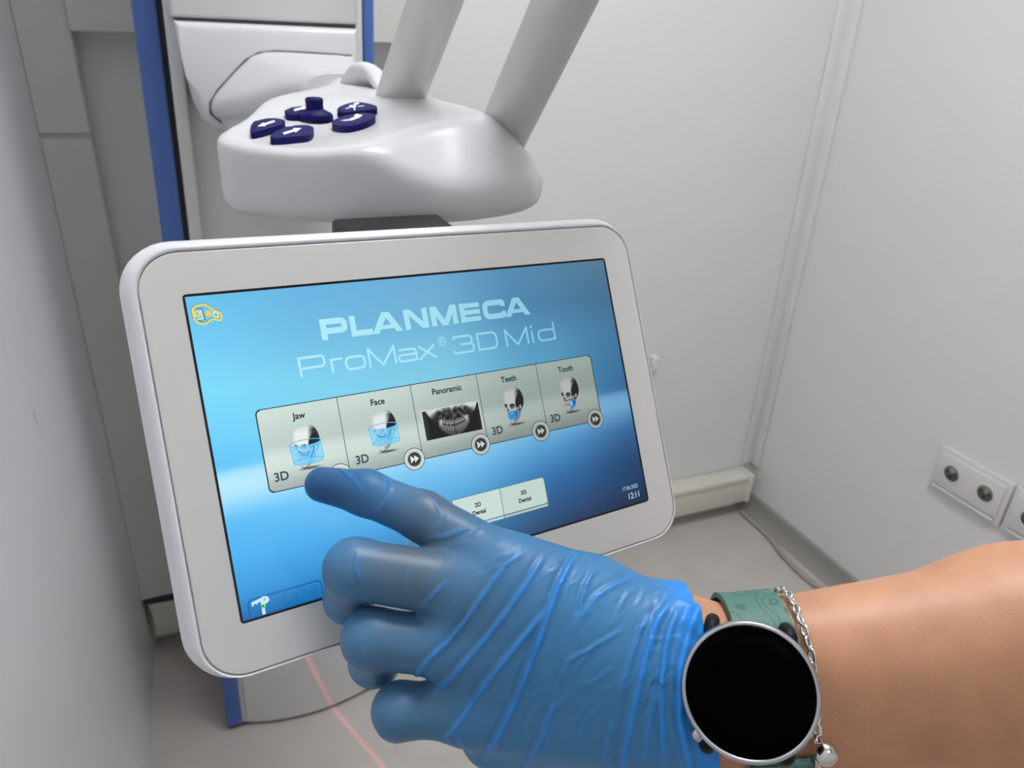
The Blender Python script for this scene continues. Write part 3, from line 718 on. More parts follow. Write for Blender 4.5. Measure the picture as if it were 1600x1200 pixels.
        # translucent looking scan cylinder: hatched in slim slats so that the drawn skull shows between them
        w0 = 6.9; top_ = ring(y0 + 1.3, 0, w0); bot_ = ring(y1, .3, w0 - .3)
        def ed(s): a = s * math.pi; return (-w0 * math.cos(a), y0 + 1.3 + 1.35 * math.sin(a)), (.3 - (w0 - .3) * math.cos(a), y1 + 1.35 * math.sin(a))
        ns = 34
        for k in range(ns):
            (a0, b0), (a1, b1) = ed(k / ns), ed((k + .78) / ns); c = tuple(np.interp(k / ns, [0, .12, .5, .88, 1], q) for q in ((78, 120, 104, 132, 96), (186, 214, 204, 218, 192), (246, 252, 250, 252, 246)))
            A([a0, a1, b1, b0], c)
        for a_, r_ in ((ring(y0 + 1.3, 0, w0), .34), (ring(y1, .3, w0 - .3), .34)):
            for s in stroke(a_, r_, True): A(s, (86, 184, 240))
        for xx in (1, -1):
            p, q = ed(0 if xx < 0 else 1); 
            for s in stroke([p, q], .3): A(s, (96, 190, 242))
        for s in stroke(rc([(-3.6, y0 + 4.5), (-1, y0 + 6.3), (1.4, y0 + 5)], 2), .35): A(s, (52, 140, 205))
        for s in stroke([(-2.8, y1 - 2.8), (-.4, y1 - 2.4), (1.2, y1 - 3.2)], .45): A(s, (60, 150, 214))
        for s in stroke([(3.6, y0 + 3), (3.0, y1 - 4), (1.2, y1 - 1.2)], .5): A(s, (58, 140, 200))
        for E_ in ((-3.9, y0 + 3.0), (-.5, y0 + 3.1)):
            for s in stroke(circ(*E_, 1.2, 14), .3, True): A(s, (170, 215, 240))
    o = ui('skull_picture', polys, display, Z2)
    n = len(o.data.vertices)
    for v_ in o.data.vertices: v_.co.z = (Z2 + .055 * v_.index / n) * 1e-3
    return o
skull(37.6, 60.4, 'jaw'); skull(73.8, 60.4, 'face'); skull(143.6, 60.4, 'teeth'); skull(178.4, 60.2, 'tooth')

# --- panoramic radiograph
def xr(a, b_):
    """grey value; a, b in 0..1 across and down the picture"""
    x = (a - .52) * 2; y = b_
    occ = .64 - .11 * (x / .42) ** 2; jaw = 1.0 - .32 * (x / .52) ** 2; top = .36 + .10 * (1 - abs(x)) - .05 * (abs(x) > .34)
    g = 52 + 18 * math.sin(41 * a + 13 * b_) * math.sin(17 * b_ + 3 * a)
    g += 175 * float(smooth01((abs(x) - .30 - 1.2 * y) / .35)) + 120 * float(smooth01((.16 - y) / .16))
    g += 70 * float(smooth01((abs(x) - .80) / .2)) * (1 - y * .6)
    if abs(x) < .55 and y < top: g += 24 * math.sin(abs(x) * 31 + 2.5 * math.sin(y * 11)) + 26 * math.sin(y * 21 + 3 * math.sin(x * 9)) + 16 * math.sin(x * 53 - y * 37) + 30 * math.exp(-(x / .04) ** 2)
    if abs(x) < .56 and top < y < jaw:
        w = float(smooth01((.56 - abs(x)) / .12)); t = 128 + 34 * math.sin(x * 70) * float(smooth01((.3 - abs(y - occ)) / .2)) - 60 * abs(y - occ)
        if y < occ: t += 26 - 30 * float(smooth01((.09 - abs(y - top - .03)) / .09))
        if y > occ + .2: t -= 24
        if abs(y - occ) < .024 and abs(x) < .44: t = 22
        if abs(x) < .03: t -= 45
        g = g * (1 - w) + t * w
    elif y >= jaw: g = 22 + 30 * float(smooth01((abs(x) - .8) / .2))
    elif .3 < y and .5 < abs(x) < .85: g = 26 + 20 * (1 - y)
    if abs(abs(x) - .47) < .07 and .38 < y < .6: g += 70
    return max(8, min(236, g))
NU, NV = 84, 40; u0, u1, v0, v1 = 92.9, 124.7, 64.1, 78.6; polys = []
polys.append(([(u0, v0), (u1, v0), (u1, v1), (u0, v1)], dim((228, 240, 236), 108)))
a0, a1, b0, b1 = u0 + 1.0, u1 - .5, v0 + .5, v1 - .1
for i in range(NU):
    for j in range(NV):
        pts = [(i, j), (i + 1, j), (i + 1, j + 1), (i, j + 1)]
        polys.append(([(a0 + (a1 - a0) * p / NU, b0 + (b1 - b0) * q / NV) for p, q in pts], [dim((xr(p / NU, q / NV),) * 3, 108) for p, q in pts]))
o = ui('radiograph', polys, display, Z2)
for v_ in o.data.vertices: v_.co.z = (Z2 if v_.index < 4 else Z2 + .02) * 1e-3

# --- lower buttons, clock, icons
def mode_button(u0, u1, lines, col, rad):
    polys = [(rr2(u0 - .4, u1 + .5, 108.7, 124.2, rad), dim((110, 150, 176), u0)), (rr2(u0, u1, 109.1, 122.3, rad), col), (rr2(u0, u1, 122.9, 123.9, (0, .5, .5, 0)), dim((222, 236, 232), u0) if lines else (60, 130, 180))]
    for k, s in enumerate(lines): polys += text_polys(s, (u0 + u1) / 2, 114.9 + k * 3.7, 2.75, (16, 24, 30), .10, 1.0)
    o = ui('mode_button', polys, display, Z2)
mode_button(74.8, 100.9, [], (70, 150, 205), (0, 0, 1, 1)); mode_button(101.2, 127.2, ['2D', 'Dental'], (200, 220, 214), (0, 0, 0, 0)); mode_button(127.6, 153.4, ['3D', 'Dental'], (192, 212, 206), (1.4, 1.4, 0, 0))
ui_flat('clock_text', text_polys('17.06.2025', 206.9, 127.4, 2.9, (176, 200, 216), .02, .86) + text_polys('12:11', 208.6, 132.6, 4.6, (206, 222, 232), .02, .86), display, Z2)
W = [(1.9, 6.2), (2.2, 5.1), (3.4, 4.2), (5.0, 3.9), (7.2, 4.0), (8.5, 5.1), (10.1, 6.6), (12.5, 8.0), (12.3, 11.0), (9.6, 10.3), (7.9, 10.8), (6.0, 11.9), (3.9, 11.4), (2.3, 10.2), (2.1, 8.9)]
WC = closed_curve(W, 2); Y1, Y2 = (250, 218, 92), (246, 236, 178)
polys = [(P, (92, 138, 110)) for P in stroke(WC + np.array([-.12, -.18]), .9, True)] + [(P, Y1) for P in stroke(WC, .7, True)]
polys += [([(6.9, 6.3), (8.9, 6.7), (8.9, 9.0), (6.9, 8.9)], (246, 206, 92))] + [(P, Y2) for P in stroke([(9.8, 7.2), (11.6, 8.1), (11.5, 9.9), (9.8, 9.4)], .4, True)]
polys += [(P, Y1) for P in stroke(circ(3.5, 7.4, 1.0, 16), .7, True)] + [(P, (96, 150, 150)) for P in stroke([(3.6, 5.3), (5.6, 5.4), (6.0, 9.2), (6.2, 10.6)], .6)]
polys += [(P, Y2) for P in stroke([(4.4, 6.2), (5.2, 6.3), (5.3, 9.6), (3.3, 9.7)], .45)] + [(P, (90, 130, 120)) for P in stroke([(3.6, 10.5), (5.2, 10.7)], .5)]
ui('wrench_icon', polys, display, Z2)
sb = rr2(3.0, 33.6, 128.0, 135.5, (1.8, 0, 0, 1.8))
ui_flat('status_bar', [(P, (18, 92, 152)) for P in stroke(sb, .45, True)] + [(P, (22, 98, 160)) for x in (17.5, 22.5) for P in stroke([(x, 130), (x, 134)], .25)]
        + [(P, (26, 104, 166)) for x in (26.5, 30) for P in stroke(circ(x, 131.6, 1.2, 14), .25, True)], display, Z1)
MI = [(4.3, 129.2), (8.0, 128.4), (9.3, 127.9), (10.9, 128.3), (11.6, 130.0), (10.7, 131.0), (9.7, 131.2), (9.2, 132.8), (9.1, 135.3), (7.8, 135.4), (7.9, 132.4), (8.0, 129.9), (6.5, 130.0), (6.6, 130.8), (6.0, 130.2), (5.0, 130.0), (5.0, 130.9), (4.4, 130.9)]
ui('machine_icon', [(MI, (206, 232, 246)), (circ(9.7, 129.4, .7, 12), (160, 200, 226)), ([(7.9, 131.1), (9.5, 131.0), (9.2, 132.9), (7.9, 132.9)], (118, 226, 120)), (circ(8.6, 131.9, .4, 10), (30, 90, 90))], display, Z2)

# ------------------------------------------------------------------ the person: hand, wrist and forearm
def cp3(px, py, k): return np.array([(px - 800) / F * k, (py - 600) / F * k, k])    # camera axes, metres
J = {}
J['wrist'] = cp3(1125, 1082, .285)
MC = {'index': (cp3(798, 893, .291), .0135, cp3(1040, 1012, .286), .0150),
      'middle': (cp3(738, 930, .288), .0140, cp3(1040, 1050, .284), .0160),
      'ring': (cp3(722, 1014, .288), .0135, cp3(1040, 1095, .284), .0160),
      'pinky': (cp3(735, 1112, .291), .0125, cp3(1040, 1140, .287), .0150)}
FING = {'index': [(cp3(798, 893, .291), .0130), (cp3(662, 807, .302), .0099), (cp3(572, 770, .3115), .0093), (cp3(504, 757, .3138), .0076)],
        'middle': [(cp3(738, 918, .288), .0124), (cp3(554, 889, .285), .0114), (cp3(545, 935, .306), .0098), (cp3(550, 942, .317), .0086)],
        'ring': [(cp3(722, 1012, .288), .0120), (cp3(581, 998, .284), .0111), (cp3(584, 1034, .306), .0097), (cp3(592, 1042, .317), .0086)],
        'pinky': [(cp3(735, 1110, .291), .0108), (cp3(625, 1110, .285), .0102), (cp3(622, 1120, .303), .0090), (cp3(668, 1112, .314), .0080)],
        'thumb': [(cp3(1010, 1000, .302), .0150), (cp3(930, 975, .318), .0125), (cp3(860, 975, .324), .0105), (cp3(800, 985, .322), .0088)]}
ARM = [((cp3(1100, 1030, .287), .0190), (cp3(1600, 990, .285), .0310), (cp3(2000, 960, .285), .0370)),
       ((cp3(1110, 1132, .286), .0190), (cp3(1600, 1075, .290), .0310), (cp3(2000, 1030, .290), .0370))]
def rcone(P, a, b, r1, r2):
    ba = b - a; X = [P[i] - a[i] for i in range(3)]
    t = np.clip((X[0] * ba[0] + X[1] * ba[1] + X[2] * ba[2]) / (ba @ ba), 0, 1)
    d = (X[0] - ba[0] * t) ** 2 + (X[1] - ba[1] * t) ** 2 + (X[2] - ba[2] * t) ** 2
    return np.sqrt(d) - (r1 + (r2 - r1) * t)
def ball(P, c, r): return np.sqrt((P[0] - c[0]) ** 2 + (P[1] - c[1]) ** 2 + (P[2] - c[2]) ** 2) - r
def hand_sdf(P, web=.007, arm=True):
    palm = None
    for k in MC:
        a, r1, b_, r2 = MC[k]; d = rcone(P, a, b_, r1, r2); palm = d if palm is None else smin(palm, d, .016)
    d = rcone(P, cp3(770, 1150, .305), cp3(1020, 1150, .300), .013, .017); palm = smin(palm, d, .014)      # heel of the hand
    d = rcone(P, cp3(1010, 1000, .302), cp3(900, 965, .314), .016, .013); palm = smin(palm, d, .014)       # ball of the thumb
    for a_, b_, r_ in ((cp3(760, 915, .292), cp3(690, 870, .296), .0070), (cp3(745, 970, .291), cp3(712, 957, .294), .0055), (cp3(735, 1065, .291), cp3(716, 1066, .294), .005)):
        palm = smin(palm, rcone(P, a_, b_, r_, r_ * .6), .009)
    d = smin(rcone(P, cp3(850, 905, .296), cp3(930, 921, .297), .0115, .0115), rcone(P, cp3(930, 921, .297), cp3(1025, 972, .292), .0115, .0125), .006); palm = smin(palm, d, .014)
    if arm:
        for seg in ARM:
            for (a, r1), (b_, r2) in zip(seg[:-1], seg[1:]): palm = smin(palm, rcone(P, a, b_, r1, r2), .020)
    fing = None
    for k, ch in FING.items():
        f = None
        for (a, r1), (b_, r2) in zip(ch[:-1], ch[1:]):
            d = rcone(P, a, b_, r1, r2); f = d if f is None else smin(f, d, .004)
        fing = f if fing is None else smin(fing, f, .0015)
    return smin(palm, fing, web)
def grid(lo, hi, h):
    ax = [np.arange(lo[i], hi[i], h, dtype=np.float32) for i in range(3)]
    return [ax[0][:, None, None], ax[1][None, :, None], ax[2][None, None, :]], (ax[0][0], ax[1][0], ax[2][0])
def to_room(V): return O + V @ R.T

SKIN = mat('skin', (198, 144, 110), 0.5, noise=0.10, nscale=60, bump=0.10, bscale=1100, sss=0.12)
h = 0.0018
P, og = grid((-.096, .020, .245), (.36, .215, .345), h)
D = hand_sdf(P) + .0011
V, Q = surface_nets(D, og, h, 2)
person = mesh('person', to_room(V), Q, SKIN)
tag(person, 'bare forearm reaching in from the right with the gloved index finger on the screen', 'person')

# glove: thin skin over the hand, ends at the cuff
h = 0.0010
P, og = grid((-.096, .020, .250), (.100, .215, .345), h)
D = hand_sdf(P, web=.007)
V, Q = surface_nets(D, og, h, 3)
bm = bmesh.new(); me = bpy.data.meshes.new('tmp'); me.from_pydata(V.tolist(), [], Q.tolist()); bm.from_mesh(me); bpy.data.meshes.remove(me)
cuff_c = cp3(1092, 1080, .285); cuff_n = cp3(1600, 1040, .287) - cp3(1090, 1085, .285); cuff_n /= np.linalg.norm(cuff_n)
bmesh.ops.bisect_plane(bm, geom=bm.verts[:] + bm.edges[:] + bm.faces[:], dist=1e-5, plane_co=Vector(cuff_c.tolist()), plane_no=Vector(cuff_n.tolist()), clear_outer=True)
bmesh.ops.recalc_face_normals(bm, faces=bm.faces)
me = bpy.data.meshes.new('glove'); bm.to_mesh(me); bm.free()
n = len(me.vertices); V = np.empty(n * 3); me.vertices.foreach_get('co', V); V = V.reshape(-1, 3)
Nn = np.empty(n * 3); me.vertices.foreach_get('normal', Nn); Nn = Nn.reshape(-1, 3)
if np.mean(np.sum(Nn * (V - V.mean(0)), 1)) < 0: Nn = -Nn; me.flip_normals()
pix = np.stack([V[:, 0] / V[:, 2] * F + 800, V[:, 1] / V[:, 2] * F + 600], 1)
front = smooth01((-Nn[:, 2] + .25) / .5)                       # folds lie over the back of the hand
def line_dist(poly):
    d = np.full(n, 1e9); sg = np.zeros(n); tt = np.zeros(n); Lc = 0; L = sum(np.hypot(*(np.array(poly[i + 1]) - poly[i])) for i in range(len(poly) - 1))
    for i in range(len(poly) - 1):
        a, b_ = np.array(poly[i], float), np.array(poly[i + 1], float); e = b_ - a; le = np.hypot(*e)
        w_ = pix - a; t_ = np.clip((w_ @ e) / (e @ e), 0, 1); q = w_ - t_[:, None] * e; dd = np.hypot(q[:, 0], q[:, 1]); cr = e[0] * w_[:, 1] - e[1] * w_[:, 0]
        m_ = dd < d; d[m_] = dd[m_]; sg[m_] = np.sign(cr[m_]); tt[m_] = (Lc + t_[m_] * le) / L; Lc += le
    return d * .25e-3, sg, tt                                  # metres across the skin
FOLDS = [ # points along the fold, height mm, half width mm, brightness
    ([(818, 852), (790, 885), (767, 914), (730, 966), (700, 1005), (676, 1030)], .75, 1.0, .7),
    ([(858, 855), (838, 888), (820, 917), (782, 970), (745, 1015), (700, 1065), (662, 1092)], .8, 1.1, .8),
    ([(899, 866), (885, 892), (872, 917), (856, 962), (839, 1011), (822, 1055), (805, 1097), (784, 1140), (760, 1185)], 1.3, 1.2, 1.0),
    ([(860, 945), (828, 985), (797, 1022), (749, 1082), (718, 1128), (690, 1165)], .9, 1.2, .9),
    ([(735, 962), (700, 1003), (670, 1030), (644, 1064)], .8, .9, .9),
    ([(1000, 903), (985, 904), (955, 917), (932, 932), (912, 958), (899, 985)], .5, 1.2, .5),
    ([(977, 981), (945, 1000), (914, 1019), (880, 1034)], .6, .8, .4),
    ([(869, 1090), (858, 1120), (850, 1150), (832, 1180), (815, 1205)], .8, 1.1, .8),
    ([(1046, 942), (1030, 965), (1019, 989), (1008, 1030), (1000, 1064), (990, 1110), (981, 1150), (974, 1205)], 1.3, 1.6, 1.0),
    ([(1062, 944), (1046, 985), (1037, 1030), (1033, 1075), (1034, 1120), (1041, 1205)], 1.4, 1.5, .9),
    ([(1092, 948), (1076, 985), (1062, 1045), (1062, 1120), (1080, 1205)], 1.6, 2.2, 1.0),
    ([(960, 1040), (935, 1060), (905, 1072)], .4, .7, .3), ([(900, 1020), (880, 1050), (866, 1085)], .4, .7, .3),
    ([(940, 1100), (915, 1125), (905, 1150)], .4, .7, .3), ([(790, 1125), (775, 1150), (750, 1190)], .5, .7, .5),
    ([(700, 1128), (715, 1150), (730, 1170)], .6, .9, .5), ([(660, 842), (700, 838), (740, 822)], .4, .8, .3),
    ([(600, 735), (612, 755), (603, 782), (586, 806)], .45, .9, .3), ([(528, 728), (552, 748), (566, 770)], .35, .7, .5),
    ([(560, 862), (556, 890), (566, 915)], .45, .9, .4), ([(640, 880), (632, 905), (636, 930)], .3, .7, .2), ([(560, 985), (563, 1010), (572, 1035)], .35, .8, .3),
    ([(760, 812), (752, 828), (735, 838)], .4, .7, .2), ([(822, 862), (795, 880), (770, 890)], .3, .7, .2), ([(675, 775), (688, 800), (680, 832)], .3, .7, .2),
    ([(700, 905), (672, 935), (655, 952)], .5, .8, .6), ([(1025, 948), (1000, 985), (985, 1030), (965, 1090)], .5, 1.0, .5),
    ([(930, 885), (915, 915), (905, 955), (890, 990)], .45, .9, .4), ([(960, 1120), (950, 1160), (945, 1200)], .5, .9, .5), ([(1050, 1010), (1020, 1100), (1010, 1160), (1008, 1200)], .7, 1.1, .7)]
for _ in range(70):
    cx_, cy_ = rng.uniform(820, 1050), rng.uniform(900, 1200); a_ = math.radians(rng.normal(122, 22)); l_ = rng.uniform(12, 38); cv = rng.normal(0, 7)
    p_ = [(cx_ + math.cos(a_) * l_ * q - math.sin(a_) * cv * (1 - q * q), cy_ + math.sin(a_) * l_ * q + math.cos(a_) * cv * (1 - q * q)) for q in np.linspace(-1, 1, 5)]
    FOLDS.append((p_, rng.uniform(.15, .38), rng.uniform(.5, .9), rng.uniform(0, .25)))
for _ in range(26):
    cx_, cy_ = rng.uniform(690, 880), rng.uniform(800, 900); a_ = math.radians(rng.normal(140, 18)); l_ = rng.uniform(10, 24)
    FOLDS.append(([(cx_ + math.cos(a_) * l_ * q, cy_ + math.sin(a_) * l_ * q) for q in (-1, 0, 1)], rng.uniform(.12, .25), .5, .1))
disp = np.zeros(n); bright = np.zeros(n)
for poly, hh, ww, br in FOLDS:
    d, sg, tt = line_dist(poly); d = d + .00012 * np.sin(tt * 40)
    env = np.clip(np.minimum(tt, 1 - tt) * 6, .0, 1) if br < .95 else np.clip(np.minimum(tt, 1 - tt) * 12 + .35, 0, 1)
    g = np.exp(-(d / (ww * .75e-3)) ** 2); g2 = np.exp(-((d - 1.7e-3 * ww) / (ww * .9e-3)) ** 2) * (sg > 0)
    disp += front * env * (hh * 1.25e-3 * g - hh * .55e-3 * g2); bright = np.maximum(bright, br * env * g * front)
# loose gathered cuff
ax = (V - cuff_c) @ cuff_n; loose = smooth01((ax + .016) / .014)
ang = np.arctan2(V[:, 1] - cuff_c[1], V[:, 2] - cuff_c[2])
disp += loose * (.0010 + .0007 * np.sin(ang * 9) + .0004 * np.sin(ang * 23 + ax * 500))
V2 = V + Nn * disp[:, None]
# where the glove is stretched tight the skin darkens it; slack folds keep the full blue
tight = np.zeros(n)
for px, py, k, s, a in [(690, 800, .30, .022, .85), (740, 855, .293, .018, .5), (640, 880, .285, .024, 1.0), (735, 925, .285, .020, .55), (610, 1000, .285, .020, .75), (700, 1040, .284, .018, .4), (640, 1105, .284, .020, .6), (820, 885, .285, .016, .25), (540, 900, .285, .014, .5), (560, 1010, .285, .012, .5)]:
    c = cp3(px, py, k); tight = np.maximum(tight, a * np.exp(-np.sum((V - c) ** 2, 1) / (s * s)))
tip_shade = np.exp(-np.sum((V - cp3(520, 762, .315)) ** 2, 1) / .024 ** 2)  # shade on the index fingertip, painted into the glove colour
c_mid, c_tight, c_br, c_tip_shade = (np.array(lin(c)) for c in ((62, 127, 176), (84, 100, 114), (28, 144, 240), (5, 56, 112)))
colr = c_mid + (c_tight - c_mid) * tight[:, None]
colr = colr + (c_tip_shade - colr) * (.85 * tip_shade)[:, None]
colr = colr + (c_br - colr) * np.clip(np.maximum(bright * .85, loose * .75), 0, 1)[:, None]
me.vertices.foreach_set('co', to_room(V2).ravel())
ca = me.color_attributes.new('stretch_and_shade', 'FLOAT_COLOR', 'POINT'); ca.data.foreach_set('color', np.concatenate([colr, np.ones((n, 1))], 1).astype(np.float32).ravel())
GL = bpy.data.materials.new('nitrile_glove'); GL.use_nodes = True
nt = GL.node_tree; b = nt.nodes['Principled BSDF']; b.inputs['Roughness'].default_value = .42; b.inputs['Specular IOR Level'].default_value = .45
va = nt.nodes.new('ShaderNodeVertexColor'); va.layer_name = 'stretch_and_shade'; nt.links.new(va.outputs[0], b.inputs['Base Color'])
tc = nt.nodes.new('ShaderNodeTexCoord'); nz = nt.nodes.new('ShaderNodeTexNoise'); nz.inputs['Scale'].default_value = 500; nz.inputs['Detail'].default_value = 4
nt.links.new(tc.outputs['Object'], nz.inputs['Vector']); bp = nt.nodes.new('ShaderNodeBump'); bp.inputs['Strength'].default_value = .12; bp.inputs['Distance'].default_value = .0008
nt.links.new(nz.outputs['Fac'], bp.inputs['Height']); nt.links.new(bp.outputs[0], b.inputs['Normal'])
glove = finish('glove', me, GL, person)
glove['label'] = 'thin blue nitrile glove with stretched folds'
sd = glove.modifiers.new('thickness', 'SOLIDIFY'); sd.thickness = .0004; sd.offset = -1

# ------------------------------------------------------------------ wristwatch
def march(p0, d, D=lambda P: hand_sdf(P)):
    """walk from inside the wrist outwards to its skin"""
    p = p0.copy(); 
    for _ in range(60):
        v = float(D([np.float64(p[0]), np.float64(p[1]), np.float64(p[2])])); 
        if v > -1e-5: break
        p = p + d * max(-v, 2e-5) * .9
    return p
wa = cp3(1600, 1035, .2875) - cp3(1105, 1081, .2865); wa /= np.linalg.norm(wa)           # along the forearm
def wrist_axis_at(px): t_ = (px - 1105) / 495.; return cp3(1105, 1081, .2865) * (1 - t_) + cp3(1600, 1035, .2875) * t_
wv = np.array([0, -1.0, 0]); wv -= wa * (wv @ wa); wv /= np.linalg.norm(wv)                # up the picture, across the arm
wn = np.cross(wv, wa); wn *= -np.sign(wn[2])                                                # out of the wrist towards the viewer
TW = 12; wc = cp3(1172, 1080, .2525)                                                                # middle of the watch glass
nrm = -wc / np.linalg.norm(wc) * .75 + wn * .25; nrm /= np.linalg.norm(nrm)
ex = wa - nrm * (wa @ nrm); ex /= np.linalg.norm(ex); ey = np.cross(nrm, ex); _t = math.radians(TW); ex, ey = ex * math.cos(_t) - ey * math.sin(_t), ey * math.cos(_t) + ex * math.sin(_t)
def wl(V): V = np.asarray(V, float); return to_room(wc + V[:, :1] * ex + V[:, 1:2] * ey + V[:, 2:3] * nrm)
watch = thing('wristwatch', tuple(to_room(wc)), 'round smart watch with dark screen and green strap on the wrist', 'watch')
STEEL = mat('watch_steel', (190, 190, 192), .25, metal=1.0); WBLK = mat('watch_black', (10, 10, 12), .5, spec=.25); GLS = mat('watch_glass', (3, 3, 4), .15, spec=.01)
RW = .0232
V, Fc = lathe([(RW * .80, -.0135), (RW * .90, -.0125), (RW * .95, -.010), (RW * .97, -.0048), (RW * .93, -.0030)], 72); mesh('case', wl(V), Fc, WBLK, watch, angle=40)
V, Fc = lathe([(RW * .935, -.0046), (RW * .99, -.0044), (RW * 1.0, -.0030), (RW * .995, -.0012), (RW * .975, -.0001), (RW * .95, .0002), (RW * .918, -.0002), (RW * .910, -.0008)], 96); mesh('bezel_ring', wl(V), Fc[:-2], STEEL, watch, angle=60)
V, Fc = lathe([(RW * .918, -.0012), (RW * .916, -.0003), (RW * .90, .0001), (RW * .6, .00035), (RW * .05, .0004)], 96); mesh('watch_glass', wl(V), Fc, GLS, watch, angle=60)
def cyl_between(a, b_, r, n=24, bevel=.0004):
    a, b_ = np.array(a, float), np.array(b_, float); L = np.linalg.norm(b_ - a); e = (b_ - a) / L
    P = [a, a + e * bevel, b_ - e * bevel, b_]; return tube_mesh([a, a + e * bevel, a + e * (L / 2), b_ - e * bevel, b_], [r - bevel, r, r, r, r - bevel * 1.6], n)
for a0, nm in ((math.radians(226), 'crown'),):
    dv = np.array([math.cos(a0), math.sin(a0), 0]); V, Fc = cyl_between(dv * RW * .93 + [0, 0, -.0055], dv * (RW + .0026) + [0, 0, -.0055], .0024, bevel=.0010)
    mesh(nm, wl(V), Fc, STEEL, watch, angle=60)
for sx in (-1, 1):
    for sy in (-1, 1):
        P = [np.array([sx * .0128, sy * .0130, -.0068]), np.array([sx * .0134, sy * .0180, -.0070]), np.array([sx * .0132, sy * .0202, -.0088]), np.array([sx * .0128, sy * .0214, -.0135])]
        V, Fc = tube_mesh(catmull(P, 5), .0027, 14); mesh('lug', wl(np.array(V)), Fc, WBLK, watch, angle=60)
# strap: follows the wrist all the way round
STRAP = bpy.data.materials.new('strap_rubber'); STRAP.use_nodes = True
nt = STRAP.node_tree; b = nt.nodes['Principled BSDF']; b.inputs['Roughness'].default_value = .55
tc = nt.nodes.new('ShaderNodeTexCoord'); nz = nt.nodes.new('ShaderNodeTexNoise'); nz.inputs['Scale'].default_value = 55; nz.inputs['Detail'].default_value = 1; nt.links.new(tc.outputs['Object'], nz.inputs['Vector'])
mu = nt.nodes.new('ShaderNodeMath'); mu.operation = 'MULTIPLY'; mu.inputs[1].default_value = 75; nt.links.new(nz.outputs['Fac'], mu.inputs[0])
si = nt.nodes.new('ShaderNodeMath'); si.operation = 'SINE'; nt.links.new(mu.outputs[0], si.inputs[0])
rp = nt.nodes.new('ShaderNodeValToRGB'); rp.color_ramp.elements[0].position = .62; rp.color_ramp.elements[0].color = (*lin((78, 122, 110)), 1); rp.color_ramp.elements[1].position = .9; rp.color_ramp.elements[1].color = (*lin((58, 98, 90)), 1)
nt.links.new(si.outputs[0], rp.inputs[0]); nt.links.new(rp.outputs[0], b.inputs['Base Color'])
def strap(th0, th1, px, nseg=26):
    """band between two angles round the wrist; 0 = up the picture, 90 = towards the viewer"""
    V = []; Fc = []; c = wrist_axis_at(px)
    for i, th in enumerate(np.linspace(th0, th1, nseg)):
        a = math.radians(th); d = wv * math.cos(a) + wn * math.sin(a)
        near = math.exp(-(min(abs(th - th0), abs(th - th1)) / 25) ** 2)
        hw = .0106 + .0012 * near
        for s, lift in ((-1, .0006), (-.96, .0026), (-.5, .0030), (.5, .0030), (.96, .0026), (1, .0006)):
            q = march(c + wa * s * hw * .9, d); V.append(q + d * lift + wa * s * hw * .1)
    m_ = 6
    for i in range(nseg - 1):
        for j in range(m_ - 1): Fc.append((i * m_ + j, i * m_ + j + 1, (i + 1) * m_ + j + 1, (i + 1) * m_ + j))
        Fc.append((i * m_ + m_ - 1, i * m_, (i + 1) * m_, (i + 1) * m_ + m_ - 1))
    Fc.append(list(range(m_))[::-1]); Fc.append([(nseg - 1) * m_ + j for j in range(m_)])
    bm = bmesh.new(); vs = [bm.verts.new(v) for v in to_room(np.array(V))]
    for f in Fc: bm.faces.new([vs[i] for i in f])
    return bmesh_obj('strap', bm, STRAP, watch, angle=50)
strap(52, -92, 1180); strap(128, 268, 1180)

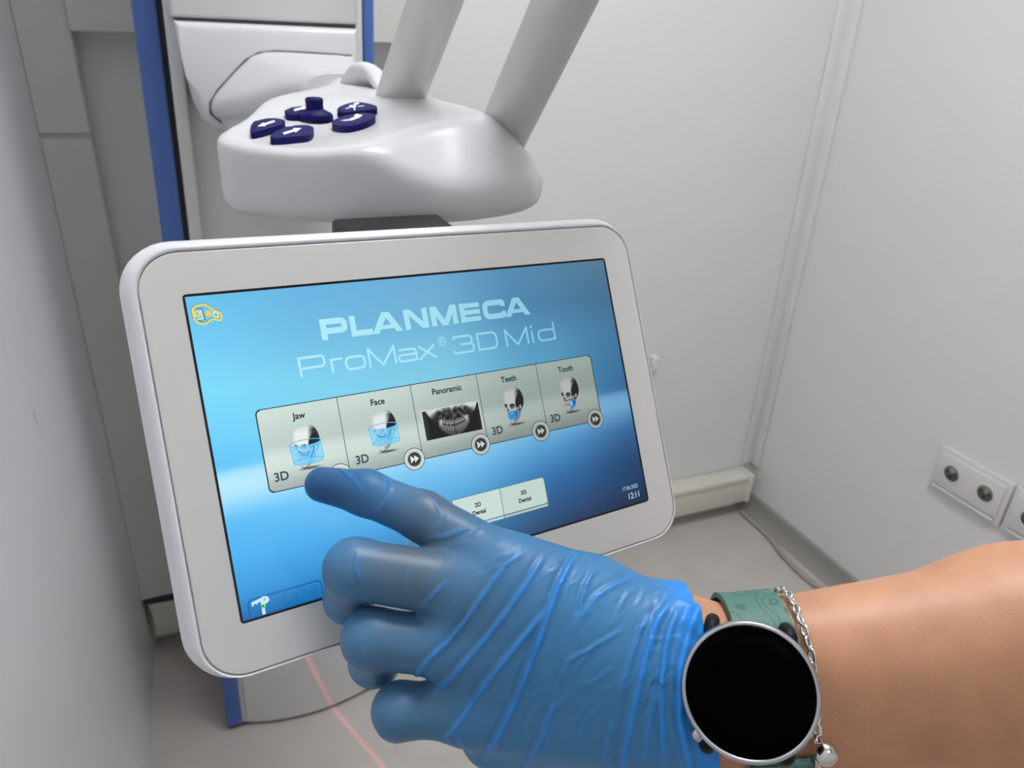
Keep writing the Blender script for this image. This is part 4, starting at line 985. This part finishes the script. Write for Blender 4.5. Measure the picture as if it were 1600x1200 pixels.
# ------------------------------------------------------------------ silver bracelet
SIL = mat('silver', (222, 220, 216), .18, metal=1.0)
br = thing('bracelet', tuple(to_room(cp3(1255, 960, .262))), 'silver chain bracelet with a round bead behind the watch', 'bracelet')
path = []
for th in np.linspace(-180, 180, 160, endpoint=False):
    a = math.radians(th); d = wv * math.cos(a) + wn * math.sin(a)
    px = np.interp(th, [-180, -60, 0, 25, 50, 75, 110, 150, 180], [1240, 1240, 1240, 1236, 1237, 1234, 1232, 1235, 1240])
    path.append(march(wrist_axis_at(px), d) + d * .0012)
path = np.array(path); seg = np.linalg.norm(np.diff(np.vstack([path, path[:1]]), axis=0), axis=1); cum = np.concatenate([[0], np.cumsum(seg)]); total = cum[-1]
PC = np.vstack([path, path[:1]])
def along(s): s = s % total; return np.array([np.interp(s, cum, PC[:, i]) for i in range(3)])
nl = 46; step = total / nl
def link_mesh(L=.0056, Wd=.0037, r=.00068):
    ring = [(math.cos(a) * (L / 2 - r), math.sin(a) * (Wd / 2 - r), 0) for a in np.linspace(0, 2 * math.pi, 18, endpoint=False)]
    V = []; Fc = []
    for i, p in enumerate(ring):
        p = np.array(p); t_ = np.array(ring[(i + 1) % 18]) - np.array(ring[i - 1]); t_ /= np.linalg.norm(t_); nn_ = np.cross(t_, [0, 0, 1])
        for j in range(8): a = 2 * math.pi * j / 8; V.append(p + r * (math.cos(a) * nn_ + math.sin(a) * np.array([0, 0, 1.0])))
    for i in range(18):
        for j in range(8): Fc.append((i * 8 + j, i * 8 + (j + 1) % 8, ((i + 1) % 18) * 8 + (j + 1) % 8, ((i + 1) % 18) * 8 + j))
    return V, Fc
V, Fc = link_mesh(); first = mesh('link', V, Fc, SIL, br, local=True)
for i in range(nl):
    s = i * step; p = to_room(along(s)); q = to_room(along(s + step * .5)) - to_room(along(s - step * .5)); q /= np.linalg.norm(q)
    up = to_room(along(s)) - to_room(wrist_axis_at(1255)); up -= q * (up @ q); up /= np.linalg.norm(up); sd_ = np.cross(up, q)
    tw = math.radians(42 if i % 2 else -42); u2 = up * math.cos(tw) + sd_ * math.sin(tw); s2 = np.cross(u2, q)
    Mx = Matrix.Identity(4)
    for k in range(3): Mx[k][0] = q[k]; Mx[k][1] = s2[k]; Mx[k][2] = u2[k]; Mx[k][3] = p[k] - OFF[br.name][k]
    o = first if i == 0 else first.copy()
    if i: COL.objects.link(o)
    o.parent = br; o.matrix_basis = Mx
a = math.radians(117); d = wv * math.cos(a) + wn * math.sin(a); bc = march(wrist_axis_at(1238), d) + d * .004
bm = bmesh.new(); bmesh.ops.create_uvsphere(bm, u_segments=28, v_segments=16, radius=.0042, matrix=Matrix.Translation(Vector(to_room(bc).tolist())))
bmesh_obj('bead', bm, SIL, br, angle=60)
